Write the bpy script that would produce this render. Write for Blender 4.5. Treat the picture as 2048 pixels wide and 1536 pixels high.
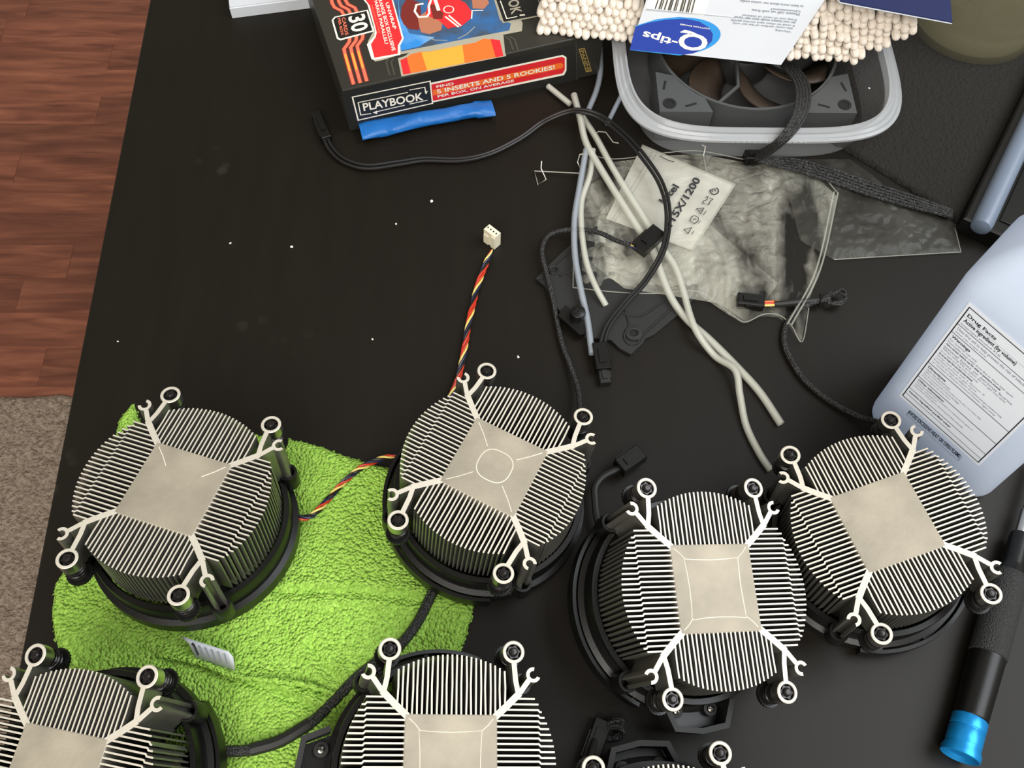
import bpy, bmesh, math, random
import numpy as np
from mathutils import Vector, Matrix
random.seed(7); rng = np.random.default_rng(7)
PI = math.pi
scene = bpy.context.scene
for o in list(bpy.data.objects): bpy.data.objects.remove(o)
C = scene.collection
S = 0.001                      # everything below is written in millimetres

# ------------------------------------------------------------------ camera
F_PX = 1844.8; CAM_H = 483.5
_a, _b = 0.46589966, -0.02583459
RC = (Matrix.Rotation(_a, 3, 'X') @ Matrix.Rotation(_b, 3, 'Y'))
cam = bpy.data.cameras.new('camera'); cam.sensor_width = 36; cam.lens = F_PX/2048*36
cam.clip_start = 0.01; cam.clip_end = 20
camo = bpy.data.objects.new('camera', cam); C.objects.link(camo)
camo.matrix_world = Matrix.Translation((0, 0, CAM_H*S)) @ RC.to_4x4()
scene.camera = camo
CAM = Vector((0, 0, CAM_H))

# ------------------------------------------------------------------ light
w = bpy.data.worlds.new('world'); scene.world = w; w.use_nodes = True
bg = w.node_tree.nodes['Background']; bg.inputs[0].default_value = (0.95, 0.87, 0.72, 1); bg.inputs[1].default_value = 0.42
def area(name, loc, target, size, size_y, power, col):
    l = bpy.data.lights.new(name, 'AREA'); l.shape = 'RECTANGLE'; l.size = size; l.size_y = size_y
    l.energy = power; l.color = col
    o = bpy.data.objects.new(name, l); C.objects.link(o); o.location = loc
    d = Vector(target)-Vector(loc); o.rotation_euler = d.to_track_quat('-Z', 'Y').to_euler()
    return o
area('window_light', (1.12, 0.25, 1.35), (0.1, 0.2, 0), 1.2, 1.3, 33, (0.90, 0.95, 1.0))
area('fill_light', (-0.25, -1.0, 1.45), (0.05, 0.2, 0), 1.3, 1.1, 43, (1.0, 0.96, 0.9))  # added soft fill, no actual lamp; brightens the bottle front and other upright faces
scene.view_settings.view_transform = 'Standard'; scene.view_settings.look = 'None'
scene.view_settings.exposure = -0.1; scene.view_settings.gamma = 1
scene.view_settings.use_curve_mapping = False

# ------------------------------------------------------------------ helpers
def ray(u, v): return RC @ Vector(((u-1024)/F_PX, -(v-768)/F_PX, -1))
def P(u, v, z=0.0):
    d = ray(u, v); return CAM + d*((z-CAM_H)/d.z)
def PL(u, v, p0, n):
    d = ray(u, v); return CAM + d*((p0-CAM).dot(n)/d.dot(n))

def lin(c):
    return tuple(((x/255+0.055)/1.055)**2.4 if x/255 > 0.04045 else x/255/12.92 for x in c)+(1,)
def mat(name, rgb, rough=0.5, metal=0.0, spec=0.5, coat=0, noise=None, bump=None, alpha=None, sss=0, var=0.0, trans=0):
    """noise=(scale, amount[, rgb2]) ; bump=(scale, strength, kind)"""
    m = bpy.data.materials.new(name); m.use_nodes = True
    nt = m.node_tree; n = nt.nodes; b = n['Principled BSDF']
    b.inputs['Base Color'].default_value = lin(rgb); b.inputs['Roughness'].default_value = rough
    b.inputs['Metallic'].default_value = metal; b.inputs['Specular IOR Level'].default_value = spec
    b.inputs['Coat Weight'].default_value = coat
    b.inputs['Transmission Weight'].default_value = trans
    if sss: b.inputs['Subsurface Weight'].default_value = sss; b.inputs['Subsurface Scale'].default_value = 0.004
    tc = n.new('ShaderNodeTexCoord')
    last = None
    if noise or var:
        tx = n.new('ShaderNodeTexNoise'); tx.inputs['Scale'].default_value = noise[0] if noise else 5; tx.inputs['Detail'].default_value = 6
        nt.links.new(tc.outputs['Object'], tx.inputs['Vector'])
        mx = n.new('ShaderNodeMix'); mx.data_type = 'RGBA'
        mx.inputs[6].default_value = lin(rgb)
        mx.inputs[7].default_value = lin(noise[2]) if noise and len(noise) > 2 else tuple(x*0.5 for x in lin(rgb)[:3])+(1,)
        r = n.new('ShaderNodeMapRange'); r.inputs['From Min'].default_value = 0.35; r.inputs['From Max'].default_value = 0.7
        r.inputs['To Max'].default_value = noise[1] if noise else 0
        nt.links.new(tx.outputs['Fac'], r.inputs['Value']); nt.links.new(r.outputs[0], mx.inputs[0])
        last = mx.outputs[2]
        if var:
            oi = n.new('ShaderNodeObjectInfo'); h = n.new('ShaderNodeHueSaturation')
            mr = n.new('ShaderNodeMapRange'); mr.inputs['To Min'].default_value = 1-var; mr.inputs['To Max'].default_value = 1+var
            nt.links.new(oi.outputs['Random'], mr.inputs['Value']); nt.links.new(mr.outputs[0], h.inputs['Value'])
            nt.links.new(last, h.inputs['Color']); last = h.outputs[0]
        nt.links.new(last, b.inputs['Base Color'])
    if bump:
        kind = bump[2] if len(bump) > 2 else 'noise'
        if kind == 'noise': t = n.new('ShaderNodeTexNoise'); t.inputs['Detail'].default_value = 5; o = t.outputs['Fac']
        else: t = n.new('ShaderNodeTexVoronoi'); o = t.outputs['Distance']
        t.inputs['Scale'].default_value = bump[0]; nt.links.new(tc.outputs['Object'], t.inputs['Vector'])
        bp = n.new('ShaderNodeBump'); bp.inputs['Strength'].default_value = bump[1]; bp.inputs['Distance'].default_value = bump[3] if len(bump) > 3 else 0.001
        if kind != 'noise': bp.invert = True
        nt.links.new(o, bp.inputs['Height']); nt.links.new(bp.outputs[0], b.inputs['Normal'])
    if alpha is not None: b.inputs['Alpha'].default_value = alpha
    return m

M = {}
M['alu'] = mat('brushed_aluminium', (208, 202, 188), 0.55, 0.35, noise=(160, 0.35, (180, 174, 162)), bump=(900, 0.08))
M['alu_side'] = mat('dull_shaded_aluminium', (158, 156, 148), 0.42, 0.9, noise=(160, 0.25, (130, 127, 118)))  # duller extruded sides, toned down further so the fin gaps look shaded
M['alu_core'] = mat('machined_aluminium_face', (166, 157, 140), 0.6, 0.22, noise=(38, 0.85, (132, 126, 113)), bump=(400, 0.14))
M['mark'] = mat('pale_residue', (216, 208, 188), 0.6, 0.0)
M['chrome'] = mat('dark_chrome', (150, 146, 138), 0.22, 1.0)
M['gunmetal'] = mat('black_steel', (52, 50, 50), 0.25, 0.8)
M['blackp'] = mat('black_plastic', (12, 12, 11), 0.36, 0, 0.35, bump=(1200, 0.05))
M['blackm'] = mat('matte_black_plastic', (24, 24, 23), 0.6)
M['cable'] = mat('black_cable', (20, 20, 20), 0.42)
M['sleeve'] = mat('braided_sleeve', (17, 17, 17), 0.5, noise=(1500, 0.7, (58, 58, 58)), bump=(900, 0.9, 'voronoi', 0.0008))
M['red'] = mat('red_wire', (190, 52, 28), 0.4); M['yellow'] = mat('yellow_wire', (225, 200, 110), 0.4)
M['blue'] = mat('navy_wire', (30, 34, 66), 0.4); M['kwire'] = mat('black_wire', (16, 16, 16), 0.4)
M['orange'] = mat('orange_wire', (225, 110, 50), 0.4)
M['whitep'] = mat('cream_nylon', (226, 218, 192), 0.45, sss=0.1)
M['hole'] = mat('dark_hole', (8, 8, 8), 0.8)
M['card'] = mat('white_card', (204, 208, 214), 0.6, noise=(20, 0.15))

def desk_mat():
    m = bpy.data.materials.new('black_brown_laminate'); m.use_nodes = True
    nt = m.node_tree; n = nt.nodes; b = n['Principled BSDF']
    tc = n.new('ShaderNodeTexCoord')
    mp = n.new('ShaderNodeMapping'); mp.inputs['Scale'].default_value = (1, 0.12, 1)
    nt.links.new(tc.outputs['Object'], mp.inputs[0])
    t = n.new('ShaderNodeTexNoise'); t.inputs['Scale'].default_value = 90; t.inputs['Detail'].default_value = 8
    nt.links.new(mp.outputs[0], t.inputs['Vector'])
    cr = n.new('ShaderNodeValToRGB'); cr.color_ramp.elements[0].color = lin((11, 7, 2)); cr.color_ramp.elements[1].color = lin((20, 15, 7))
    nt.links.new(t.outputs['Fac'], cr.inputs[0])
    # smudges: cloudy dusty patches
    t2 = n.new('ShaderNodeTexNoise'); t2.inputs['Scale'].default_value = 9; t2.inputs['Detail'].default_value = 3
    nt.links.new(tc.outputs['Object'], t2.inputs['Vector'])
    v = n.new('ShaderNodeTexVoronoi'); v.inputs['Scale'].default_value = 75; nt.links.new(tc.outputs['Object'], v.inputs['Vector'])
    r1 = n.new('ShaderNodeMapRange'); r1.inputs['From Min'].default_value = 0.62; r1.inputs['From Max'].default_value = 0.74
    nt.links.new(t2.outputs['Fac'], r1.inputs['Value'])
    r2 = n.new('ShaderNodeMapRange'); r2.inputs['From Min'].default_value = 0.35; r2.inputs['From Max'].default_value = 0.2
    nt.links.new(v.outputs['Distance'], r2.inputs['Value'])
    mu = n.new('ShaderNodeMath'); mu.operation = 'MULTIPLY'; nt.links.new(r1.outputs[0], mu.inputs[0]); nt.links.new(r2.outputs[0], mu.inputs[1])
    mx = n.new('ShaderNodeMix'); mx.data_type = 'RGBA'; mx.inputs[7].default_value = lin((58, 56, 48))
    m3 = n.new('ShaderNodeMath'); m3.operation = 'MULTIPLY'; m3.inputs[1].default_value = 0.45; nt.links.new(mu.outputs[0], m3.inputs[0])
    nt.links.new(m3.outputs[0], mx.inputs[0]); nt.links.new(cr.outputs[0], mx.inputs[6]); nt.links.new(mx.outputs[2], b.inputs['Base Color'])
    b.inputs['Roughness'].default_value = 0.5; b.inputs['Specular IOR Level'].default_value = 0.27
    bp = n.new('ShaderNodeBump'); bp.inputs['Strength'].default_value = 0.08; bp.inputs['Distance'].default_value = 0.0004
    nt.links.new(t.outputs['Fac'], bp.inputs['Height']); nt.links.new(bp.outputs[0], b.inputs['Normal'])
    return m
M['desk'] = desk_mat()

def wood_mat():
    m = bpy.data.materials.new('cherry_plank'); m.use_nodes = True
    nt = m.node_tree; n = nt.nodes; b = n['Principled BSDF']
    tc = n.new('ShaderNodeTexCoord'); oi = n.new('ShaderNodeObjectInfo')
    ad = n.new('ShaderNodeVectorMath'); ad.operation = 'ADD'
    sc = n.new('ShaderNodeMath'); sc.operation = 'MULTIPLY'; sc.inputs[1].default_value = 40
    nt.links.new(oi.outputs['Random'], sc.inputs[0]); nt.links.new(tc.outputs['Object'], ad.inputs[0]); nt.links.new(sc.outputs[0], ad.inputs[1])
    mp = n.new('ShaderNodeMapping'); mp.inputs['Scale'].default_value = (0.13, 1, 1); nt.links.new(ad.outputs[0], mp.inputs[0])
    t = n.new('ShaderNodeTexNoise'); t.inputs['Scale'].default_value = 60; t.inputs['Detail'].default_value = 9; t.inputs['Distortion'].default_value = 0.6
    nt.links.new(mp.outputs[0], t.inputs['Vector'])
    cr = n.new('ShaderNodeValToRGB'); e = cr.color_ramp.elements
    e[0].position = 0.28; e[0].color = lin((96, 52, 38)); e[1].position = 0.8; e[1].color = lin((166, 104, 78))
    x = e.new(0.5); x.color = lin((128, 74, 55))
    nt.links.new(t.outputs['Fac'], cr.inputs[0])
    h = n.new('ShaderNodeHueSaturation'); mr = n.new('ShaderNodeMapRange'); mr.inputs['To Min'].default_value = 0.8; mr.inputs['To Max'].default_value = 1.15
    nt.links.new(oi.outputs['Random'], mr.inputs['Value']); nt.links.new(mr.outputs[0], h.inputs['Value']); nt.links.new(cr.outputs[0], h.inputs['Color'])
    nt.links.new(h.outputs[0], b.inputs['Base Color']); b.inputs['Roughness'].default_value = 0.5
    return m
M['wood'] = wood_mat()
M['rug'] = mat('beige_pile', (200, 182, 166), 0.95, noise=(150, 0.9, (130, 110, 94)), bump=(260, 1.0, 'noise', 0.012))
M['towel'] = mat('lime_terry', (172, 216, 98), 0.95, spec=0.1, noise=(420, 0.6, (122, 176, 52)), bump=(620, 1.0, 'voronoi', 0.0022))
M['bag'] = None
def clear(name, tint, alpha, rough, bumps, patch=None, lo=0.0):
    m = bpy.data.materials.new(name); m.use_nodes = True
    nt = m.node_tree; n = nt.nodes; out = n['Material Output']; b = n['Principled BSDF']
    b.inputs['Base Color'].default_value = lin(tint); b.inputs['Roughness'].default_value = rough
    tr = n.new('ShaderNodeBsdfTransparent'); ms = n.new('ShaderNodeMixShader')
    tc = n.new('ShaderNodeTexCoord')
    if bumps:
        t = n.new('ShaderNodeTexNoise'); t.inputs['Scale'].default_value = bumps[0]; t.inputs['Detail'].default_value = 4; t.inputs['Distortion'].default_value = 1.5
        nt.links.new(tc.outputs['Object'], t.inputs['Vector'])
        bp = n.new('ShaderNodeBump'); bp.inputs['Strength'].default_value = bumps[1]; bp.inputs['Distance'].default_value = 0.004
        nt.links.new(t.outputs['Fac'], bp.inputs['Height']); nt.links.new(bp.outputs[0], b.inputs['Normal'])
    if patch:
        t2 = n.new('ShaderNodeTexNoise'); t2.inputs['Scale'].default_value = patch; t2.inputs['Detail'].default_value = 6; t2.inputs['Distortion'].default_value = 2
        mp = n.new('ShaderNodeMapping'); mp.inputs['Rotation'].default_value = (0, 0, 1.1); mp.inputs['Scale'].default_value = (1, 0.3, 1)
        nt.links.new(tc.outputs['Object'], mp.inputs[0]); nt.links.new(mp.outputs[0], t2.inputs['Vector'])
        r = n.new('ShaderNodeMapRange'); r.inputs['From Min'].default_value = 0.3; r.inputs['From Max'].default_value = 0.72
        r.inputs['To Min'].default_value = lo; r.inputs['To Max'].default_value = alpha
        nt.links.new(t2.outputs['Fac'], r.inputs['Value']); nt.links.new(r.outputs[0], ms.inputs[0])
    else: ms.inputs[0].default_value = alpha
    nt.links.new(tr.outputs[0], ms.inputs[1]); nt.links.new(b.outputs[0], ms.inputs[2]); nt.links.new(ms.outputs[0], out.inputs[0])
    return m
M['bag'] = clear('crinkled_polythene', (220, 218, 202), 0.44, 0.12, (60, 1.0), 26, -0.04)
M['bag2'] = clear('frosted_polythene', (216, 214, 202), 0.62, 0.25, (30, 0.5), 18, 0.45)
M['edge'] = clear('heat_sealed_seam', (190, 190, 178), 0.32, 0.25, None)
M['film'] = clear('dark_clear_film', (120, 120, 112), 0.30, 0.15, (60, 0.5), 20, 0.08)
M['tube'] = clear('silicone_tube', (214, 214, 202), 0.42, 0.28, None)
M['tubeb'] = clear('bluish_silicone_tube', (172, 180, 190), 0.42, 0.25, None)
M['tub'] = clear('frosted_polypropylene', (178, 180, 182), 0.18, 0.18, (20, 0.1)); M['tubrim'] = clear('polypropylene_rim', (190, 193, 196), 0.52, 0.18, None)
M['glass'] = clear('smoky_glass', (120, 116, 92), 0.36, 0.06, None)
M['bottle'] = mat('milky_polyethylene', (226, 238, 255), 0.4, 0, noise=(8, 0.12, (216, 232, 252)))
def add_translucent(m, f, rgb):
    nt = m.node_tree; n = nt.nodes; t = n.new('ShaderNodeBsdfTranslucent'); t.inputs[0].default_value = lin(rgb)
    x = n.new('ShaderNodeMixShader'); x.inputs[0].default_value = f
    nt.links.new(n['Principled BSDF'].outputs[0], x.inputs[1]); nt.links.new(t.outputs[0], x.inputs[2]); nt.links.new(x.outputs[0], n['Material Output'].inputs[0])
add_translucent(M['bottle'], 0.4, (236, 242, 255))
M['label'] = mat('bottle_label', (240, 246, 255), 0.5); add_translucent(M['label'], 0.12, (240, 246, 255))
M['ink'] = mat('black_ink', (26, 28, 34), 0.6); M['inkg'] = mat('grey_ink', (120, 126, 138), 0.6)
M['boxk'] = mat('box_black_print', (44, 42, 36), 0.4, noise=(14, 0.3)); M['boxk2'] = mat('box_side_black_print', (34, 34, 32), 0.42)
M['pred'] = mat('red_print', (214, 38, 44), 0.45); M['porange'] = mat('orange_print', (236, 110, 40), 0.45)
M['pyellow'] = mat('amber_print', (246, 164, 56), 0.45); M['psilver'] = mat('silver_print', (176, 170, 152), 0.4, 0.2)
M['pwhite'] = mat('white_print', (238, 232, 216), 0.5); M['pblue'] = mat('steel_blue_print', (62, 74, 88), 0.45, noise=(70, 0.8, (34, 110, 180)))
M['pcyan'] = mat('cyan_print', (44, 132, 208), 0.45, noise=(60, 0.8, (150, 190, 220))); M['pdark'] = mat('dark_grey_print', (66, 64, 56), 0.45)
M['pskin'] = mat('tan_print', (176, 112, 84), 0.5); M['pmaroon'] = mat('maroon_print', (116, 34, 28), 0.45); M['pgold'] = mat('gold_print', (148, 124, 70), 0.45)
M['pblack'] = mat('black_print', (18, 18, 17), 0.45); M['psalmon'] = mat('salmon_print', (226, 112, 84), 0.45)
M['pnavy'] = mat('navy_card', (14, 27, 76), 0.65); M['qblue'] = mat('royal_blue_print', (8, 50, 150), 0.7); M['qcyan'] = mat('sky_blue_print', (30, 136, 205), 0.7)
M['cotton'] = mat('cotton', (226, 216, 204), 0.95, spec=0.1, sss=0.1, bump=(900, 0.4)); M['stick'] = mat('paper_stick', (222, 204, 176), 0.8)
M['bluebag'] = mat('blue_polythene', (18, 98, 172), 0.38, noise=(30, 0.4, (12, 78, 146)), bump=(60, 0.35, 'noise', 0.004))
M['foam'] = mat('charcoal_foam', (30, 26, 21), 0.95, noise=(600, 0.6, (22, 20, 18)), bump=(420, 1.0, 'noise', 0.003))
M['greyedge'] = mat('blue_grey_plastic', (112, 124, 142), 0.35)
M['cap'] = mat('blue_anodised', (24, 140, 210), 0.32, 0.5); M['grip'] = mat('knurled_grip', (34, 34, 34), 0.7, bump=(1400, 0.9, 'voronoi', 0.0006))
M['fangrey'] = mat('grey_fan_plastic', (68, 70, 70), 0.5); M['brown'] = mat('brown_fan_blade', (58, 47, 37), 0.5, noise=(20, 0.3))
M['crumb'] = mat('white_crumb', (220, 220, 210), 0.8); M['wirem'] = mat('steel_wire', (190, 186, 178), 0.45, 0.6)
M['meta'] = mat('bare_steel', (200, 196, 188), 0.3, 1.0)

class MB:
    def __init__(s): s.v = []; s.f = []; s.m = []; s.mi = 0
    def add(s, vs, fs):
        o = len(s.v); s.v += [tuple(v) for v in vs]; s.f += [tuple(i+o for i in f) for f in fs]; s.m += [s.mi]*len(fs)
    def prism(s, pts, z0, z1, T=None):
        n = len(pts)
        vs = [Vector((x, y, z0)) for x, y in pts]+[Vector((x, y, z1)) for x, y in pts]
        if T: vs = [T @ v for v in vs]
        s.add(vs, [tuple(range(n-1, -1, -1)), tuple(range(n, 2*n))]+[(i, (i+1) % n, n+(i+1) % n, n+i) for i in range(n)])
    def box(s, x0, x1, y0, y1, z0, z1, T=None): s.prism([(x0, y0), (x1, y0), (x1, y1), (x0, y1)], z0, z1, T)
    def cbox(s, x0, x1, y0, y1, z0, z1, c, T=None):   # box with chamfered top edges
        a = [(x0, y0), (x1, y0), (x1, y1), (x0, y1)]; b = [(x0+c, y0+c), (x1-c, y0+c), (x1-c, y1-c), (x0+c, y1-c)]
        vs = [Vector((*p, z)) for z, q in ((z0, a), (z1-c, a), (z1, b)) for p in q]
        if T: vs = [T @ v for v in vs]
        fs = [(3, 2, 1, 0), (8, 9, 10, 11)]
        for k in (0, 4): fs += [(k+i, k+(i+1) % 4, k+4+(i+1) % 4, k+4+i) for i in range(4)]
        s.add(vs, fs)
    def lathe(s, prof, n=32, T=None, a0=0, a1=2*PI):
        full = abs(a1-a0-2*PI) < 1e-6; k = n if full else n+1; vs = []
        for i in range(k):
            a = a0+(a1-a0)*i/n
            vs += [Vector((r*math.cos(a), r*math.sin(a), z)) for r, z in prof]
        if T: vs = [T @ v for v in vs]
        p = len(prof); fs = []
        for i in range(n):
            for j in range(p-1):
                fs.append((i*p+j, ((i+1) % k)*p+j, ((i+1) % k)*p+j+1, i*p+j+1))
        if not full: fs += [tuple(range(p-1, -1, -1)), tuple((k-1)*p+j for j in range(p))]
        s.add(vs, fs)
    def tube(s, pts, r, n=8, cap=True, closed=False):
        pts = [Vector(p) for p in pts]; m = len(pts); rr = r if hasattr(r, '__len__') else [r]*m
        t = (pts[1]-pts[0]).normalized(); up = Vector((0, 0, 1)) if abs(t.z) < 0.9 else Vector((1, 0, 0))
        u = t.cross(up).normalized(); vs = []
        for i, p in enumerate(pts):
            a = pts[max(i-1, 0)]; b = pts[min(i+1, m-1)]
            if closed: a = pts[(i-1) % m]; b = pts[(i+1) % m]
            t = (b-a).normalized(); u = (u-t*u.dot(t)).normalized(); w_ = t.cross(u)
            for k in range(n):
                an = 2*PI*k/n; vs.append(p+(u*math.cos(an)+w_*math.sin(an))*rr[i])
        fs = [(i*n+k, i*n+(k+1) % n, ((i+1) % m)*n+(k+1) % n, ((i+1) % m)*n+k) for i in range(m if closed else m-1) for k in range(n)]
        if cap and not closed: fs += [tuple(range(n-1, -1, -1)), tuple((m-1)*n+k for k in range(n))]
        s.add(vs, fs)
    def mesh(s, name, mats, smooth=False):
        me = bpy.data.meshes.new(name); me.from_pydata([(x*S, y*S, z*S) for x, y, z in s.v], [], s.f)
        for m in (mats if isinstance(mats, (list, tuple)) else [mats]): me.materials.append(m)
        me.polygons.foreach_set('material_index', s.m)
        bm = bmesh.new(); bm.from_mesh(me); bmesh.ops.recalc_face_normals(bm, faces=bm.faces); bm.to_mesh(me); bm.free()
        if smooth:
            me.polygons.foreach_set('use_smooth', [True]*len(me.polygons))
            try: me.set_sharp_from_angle(angle=0.7)
            except Exception: pass
        me.update(); return me
    def build(s, name, mats, parent=None, smooth=False, local=False):
        return link(name, s.mesh(name, mats, smooth), parent, local)
def link(name, me, parent=None, local=False):
    """local=True: mesh is in the parent's frame; otherwise in world coordinates"""
    o = bpy.data.objects.new(name, me); C.objects.link(o)
    if parent:
        o.parent = parent
        if not local: o.matrix_parent_inverse = wm(parent).inverted()
    return o
def wm(o):
    m = Matrix.LocRotScale(o.location, o.rotation_euler, o.scale)
    return (wm(o.parent) @ o.matrix_parent_inverse @ m) if o.parent else m
def tag(o, label=None, cat=None, group=None, kind=None):
    if label: o['label'] = label
    if cat: o['category'] = cat
    if group: o['group'] = group
    if kind: o['kind'] = kind
    return o
def empty(name, loc, rot=None):
    o = bpy.data.objects.new(name, None); C.objects.link(o); o.location = Vector(loc)*S
    o.empty_display_size = 0.01
    if rot is not None: o.rotation_euler = rot
    return o
def spline(pts, k=8):
    p = [Vector(q) for q in pts]; p = [2*p[0]-p[1]]+p+[2*p[-1]-p[-2]]; out = []
    for i in range(1, len(p)-2):
        a, b, c, d = p[i-1:i+3]
        for j in range(k):
            t = j/k
            out.append(0.5*((2*b)+(c-a)*t+(2*a-5*b+4*c-d)*t*t+(3*b-a-3*c+d)*t*t*t))
    out.append(p[-2]); return out
def pxs(pts, z=None): return [P(q[0], q[1], q[2] if len(q) > 2 else z) for q in pts]
def poly_inside(X, Y, poly):
    ins = np.zeros(X.shape, bool); n = len(poly)
    for i in range(n):
        x1, y1 = poly[i]; x2, y2 = poly[(i+1) % n]
        c = ((y1 > Y) != (y2 > Y)); xx = (x2-x1)*(Y-y1)/((y2-y1) if y2 != y1 else 1e-9)+x1
        ins ^= c & (X < xx)
    return ins
def near_poly(X, Y, poly):
    D = np.full(X.shape, 1e9); NX = X.copy(); NY = Y.copy(); n = len(poly)
    for i in range(n):
        x1, y1 = poly[i]; x2, y2 = poly[(i+1) % n]; dx, dy = x2-x1, y2-y1
        t = np.clip(((X-x1)*dx+(Y-y1)*dy)/(dx*dx+dy*dy+1e-9), 0, 1); qx = x1+t*dx; qy = y1+t*dy
        d = np.hypot(X-qx, Y-qy); m = d < D; D[m] = d[m]; NX[m] = qx[m]; NY[m] = qy[m]
    return D, NX, NY
def vnoise(X, Y, scale, seed=0, octaves=1):
    out = np.zeros(X.shape); amp = 1
    for o in range(octaves):
        r = np.random.default_rng(seed+o).random((256, 256)); x = X/scale+100; y = Y/scale+100
        xi = np.floor(x).astype(int); yi = np.floor(y).astype(int); fx = x-xi; fy = y-yi
        fx = fx*fx*(3-2*fx); fy = fy*fy*(3-2*fy); g = lambda a, b: r[a % 256, b % 256]
        out += amp*((g(xi, yi)*(1-fx)+g(xi+1, yi)*fx)*(1-fy)+(g(xi, yi+1)*(1-fx)+g(xi+1, yi+1)*fx)*fy-0.5)
        scale /= 2; amp /= 2
    return out
def sheet(name, poly, zf, step, m, parent=None, bottom=None, jitter=0, smooth=True):
    """cloth/film over a world-space outline (mm), height zf(X, Y, distance to edge)"""
    poly = [(p[0], p[1]) for p in poly]
    xs = [p[0] for p in poly]; ys = [p[1] for p in poly]
    gx = np.arange(min(xs)-step, max(xs)+2*step, step); gy = np.arange(min(ys)-step, max(ys)+2*step, step)
    X, Y = np.meshgrid(gx, gy, indexing='ij')
    cx = (X[:-1, :-1]+step/2); cy = (Y[:-1, :-1]+step/2); keep = poly_inside(cx, cy, poly)
    ins = poly_inside(X, Y, poly); D, NX, NY = near_poly(X, Y, poly)
    used = np.zeros(X.shape, bool); full = np.ones(X.shape, bool)
    used[:-1, :-1] |= keep; used[1:, :-1] |= keep; used[:-1, 1:] |= keep; used[1:, 1:] |= keep
    full[:-1, :-1] &= keep; full[1:, :-1] &= keep; full[:-1, 1:] &= keep; full[1:, 1:] &= keep
    full[0, :] = full[-1, :] = False; full[:, 0] = full[:, -1] = False
    bd = used & ~full
    if jitter:
        j = 1+0*X; NX = NX+rng.normal(0, jitter, X.shape); NY = NY+rng.normal(0, jitter, X.shape)
    X2 = np.where(bd, NX, X); Y2 = np.where(bd, NY, Y); D2 = np.where(bd, 0, D)
    Z = zf(X2, Y2, D2)
    idx = -np.ones(X.shape, int); idx[used] = np.arange(used.sum())
    V = np.stack([X2[used], Y2[used], Z[used]], 1)
    K = np.argwhere(keep)
    Fq = [(idx[i, j], idx[i+1, j], idx[i+1, j+1], idx[i, j+1]) for i, j in K]
    Vl = [tuple(v*S) for v in V]
    if bottom is not None:
        nb = len(Vl); Vb = V.copy(); Vb[:, 2] = np.minimum(bottom, V[:, 2]-0.05); Vl += [tuple(v*S) for v in Vb]
        Fb = [tuple(nb+q for q in f[::-1]) for f in Fq]
        from collections import Counter
        ed = set()
        for f in Fq:
            for a, b in zip(f, f[1:]+f[:1]):
                if (b, a) in ed: ed.discard((b, a))
                else: ed.add((a, b))
        Fq = Fq+Fb+[(b, a, a+nb, b+nb) for a, b in ed]
    me = bpy.data.meshes.new(name); me.from_pydata(Vl, [], [tuple(int(q) for q in f) for f in Fq]); me.materials.append(m)
    if smooth: me.polygons.foreach_set('use_smooth', [True]*len(me.polygons))
    me.update(); return link(name, me, parent)
_tc = {}
def text_mesh(s, bold):
    if (s, bold) in _tc: return _tc[(s, bold)]
    cu = bpy.data.curves.new('t', 'FONT'); cu.body = s; cu.size = 1; cu.resolution_u = 3
    cu.offset = 0.022 if bold else 0.0
    o = bpy.data.objects.new('t', cu); C.objects.link(o)
    dg = bpy.context.evaluated_depsgraph_get(); dg.update(); me = bpy.data.meshes.new_from_object(o.evaluated_get(dg))
    v = np.array([w_.co[:2] for w_ in me.vertices]); f = [tuple(p.vertices) for p in me.polygons]
    bpy.data.objects.remove(o); bpy.data.curves.remove(cu); bpy.data.meshes.remove(me)
    v = (v-v.min(0))/(v.max(0)-v.min(0)); _tc[(s, bold)] = (v, f); return v, f
def text(s, O, U, V, m, parent, name='lettering', bold=True, lift=0.15, slant=0):
    """flat print: O bottom-left, U bottom-right, V top-left (world mm)"""
    O, U, V = Vector(O), Vector(U), Vector(V); n = (U-O).cross(V-O).normalized()*lift
    v, f = text_mesh(s, bold); mb = MB()
    mb.add([O+n+(U-O)*(x+slant*y)+(V-O)*y for x, y in v], f)
    me = bpy.data.meshes.new(name); me.from_pydata([tuple(q*S for q in p) for p in mb.v], [], mb.f); me.materials.append(m)
    return link(name, me, parent)
def decal(pts, m, parent, name, lift=0.1, normal=None):
    n = normal if normal else Vector((0, 0, 1)); mb = MB(); k = len(pts)
    mb.add([p+n*lift for p in pts], [tuple(range(k))]); me = mb.mesh(name, m)
    if me.polygons and me.polygons[0].normal.dot(n) < 0: me.flip_normals()
    return link(name, me, parent)
def stroke(pts, wdt, m, parent, name, lift=0.2, normal=None, closed=False):
    """flat printed line of width wdt (mm) along world points"""
    n = normal if normal else Vector((0, 0, 1)); mb = MB(); pts = [Vector(p) for p in pts]; k = len(pts); vs = []
    for i, p in enumerate(pts):
        a = pts[(i-1) % k] if (closed or i > 0) else p; b = pts[(i+1) % k] if (closed or i < k-1) else p
        d1 = (p-a).normalized() if (p-a).length > 1e-6 else (b-p).normalized(); d2 = (b-p).normalized() if (b-p).length > 1e-6 else d1
        t = (d1+d2).normalized(); s = n.cross(t).normalized(); q = wdt/2/max(0.5, t.dot(d1)); vs += [p+n*lift+s*q, p+n*lift-s*q]
    fs = [(2*i, 2*i+1, (2*i+3) % (2*k), (2*i+2) % (2*k)) for i in range(k if closed else k-1)]
    mb.add(vs, fs); me = mb.mesh(name, m)
    if me.polygons[0].normal.dot(n) < 0: me.flip_normals()
    return link(name, me, parent)

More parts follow.
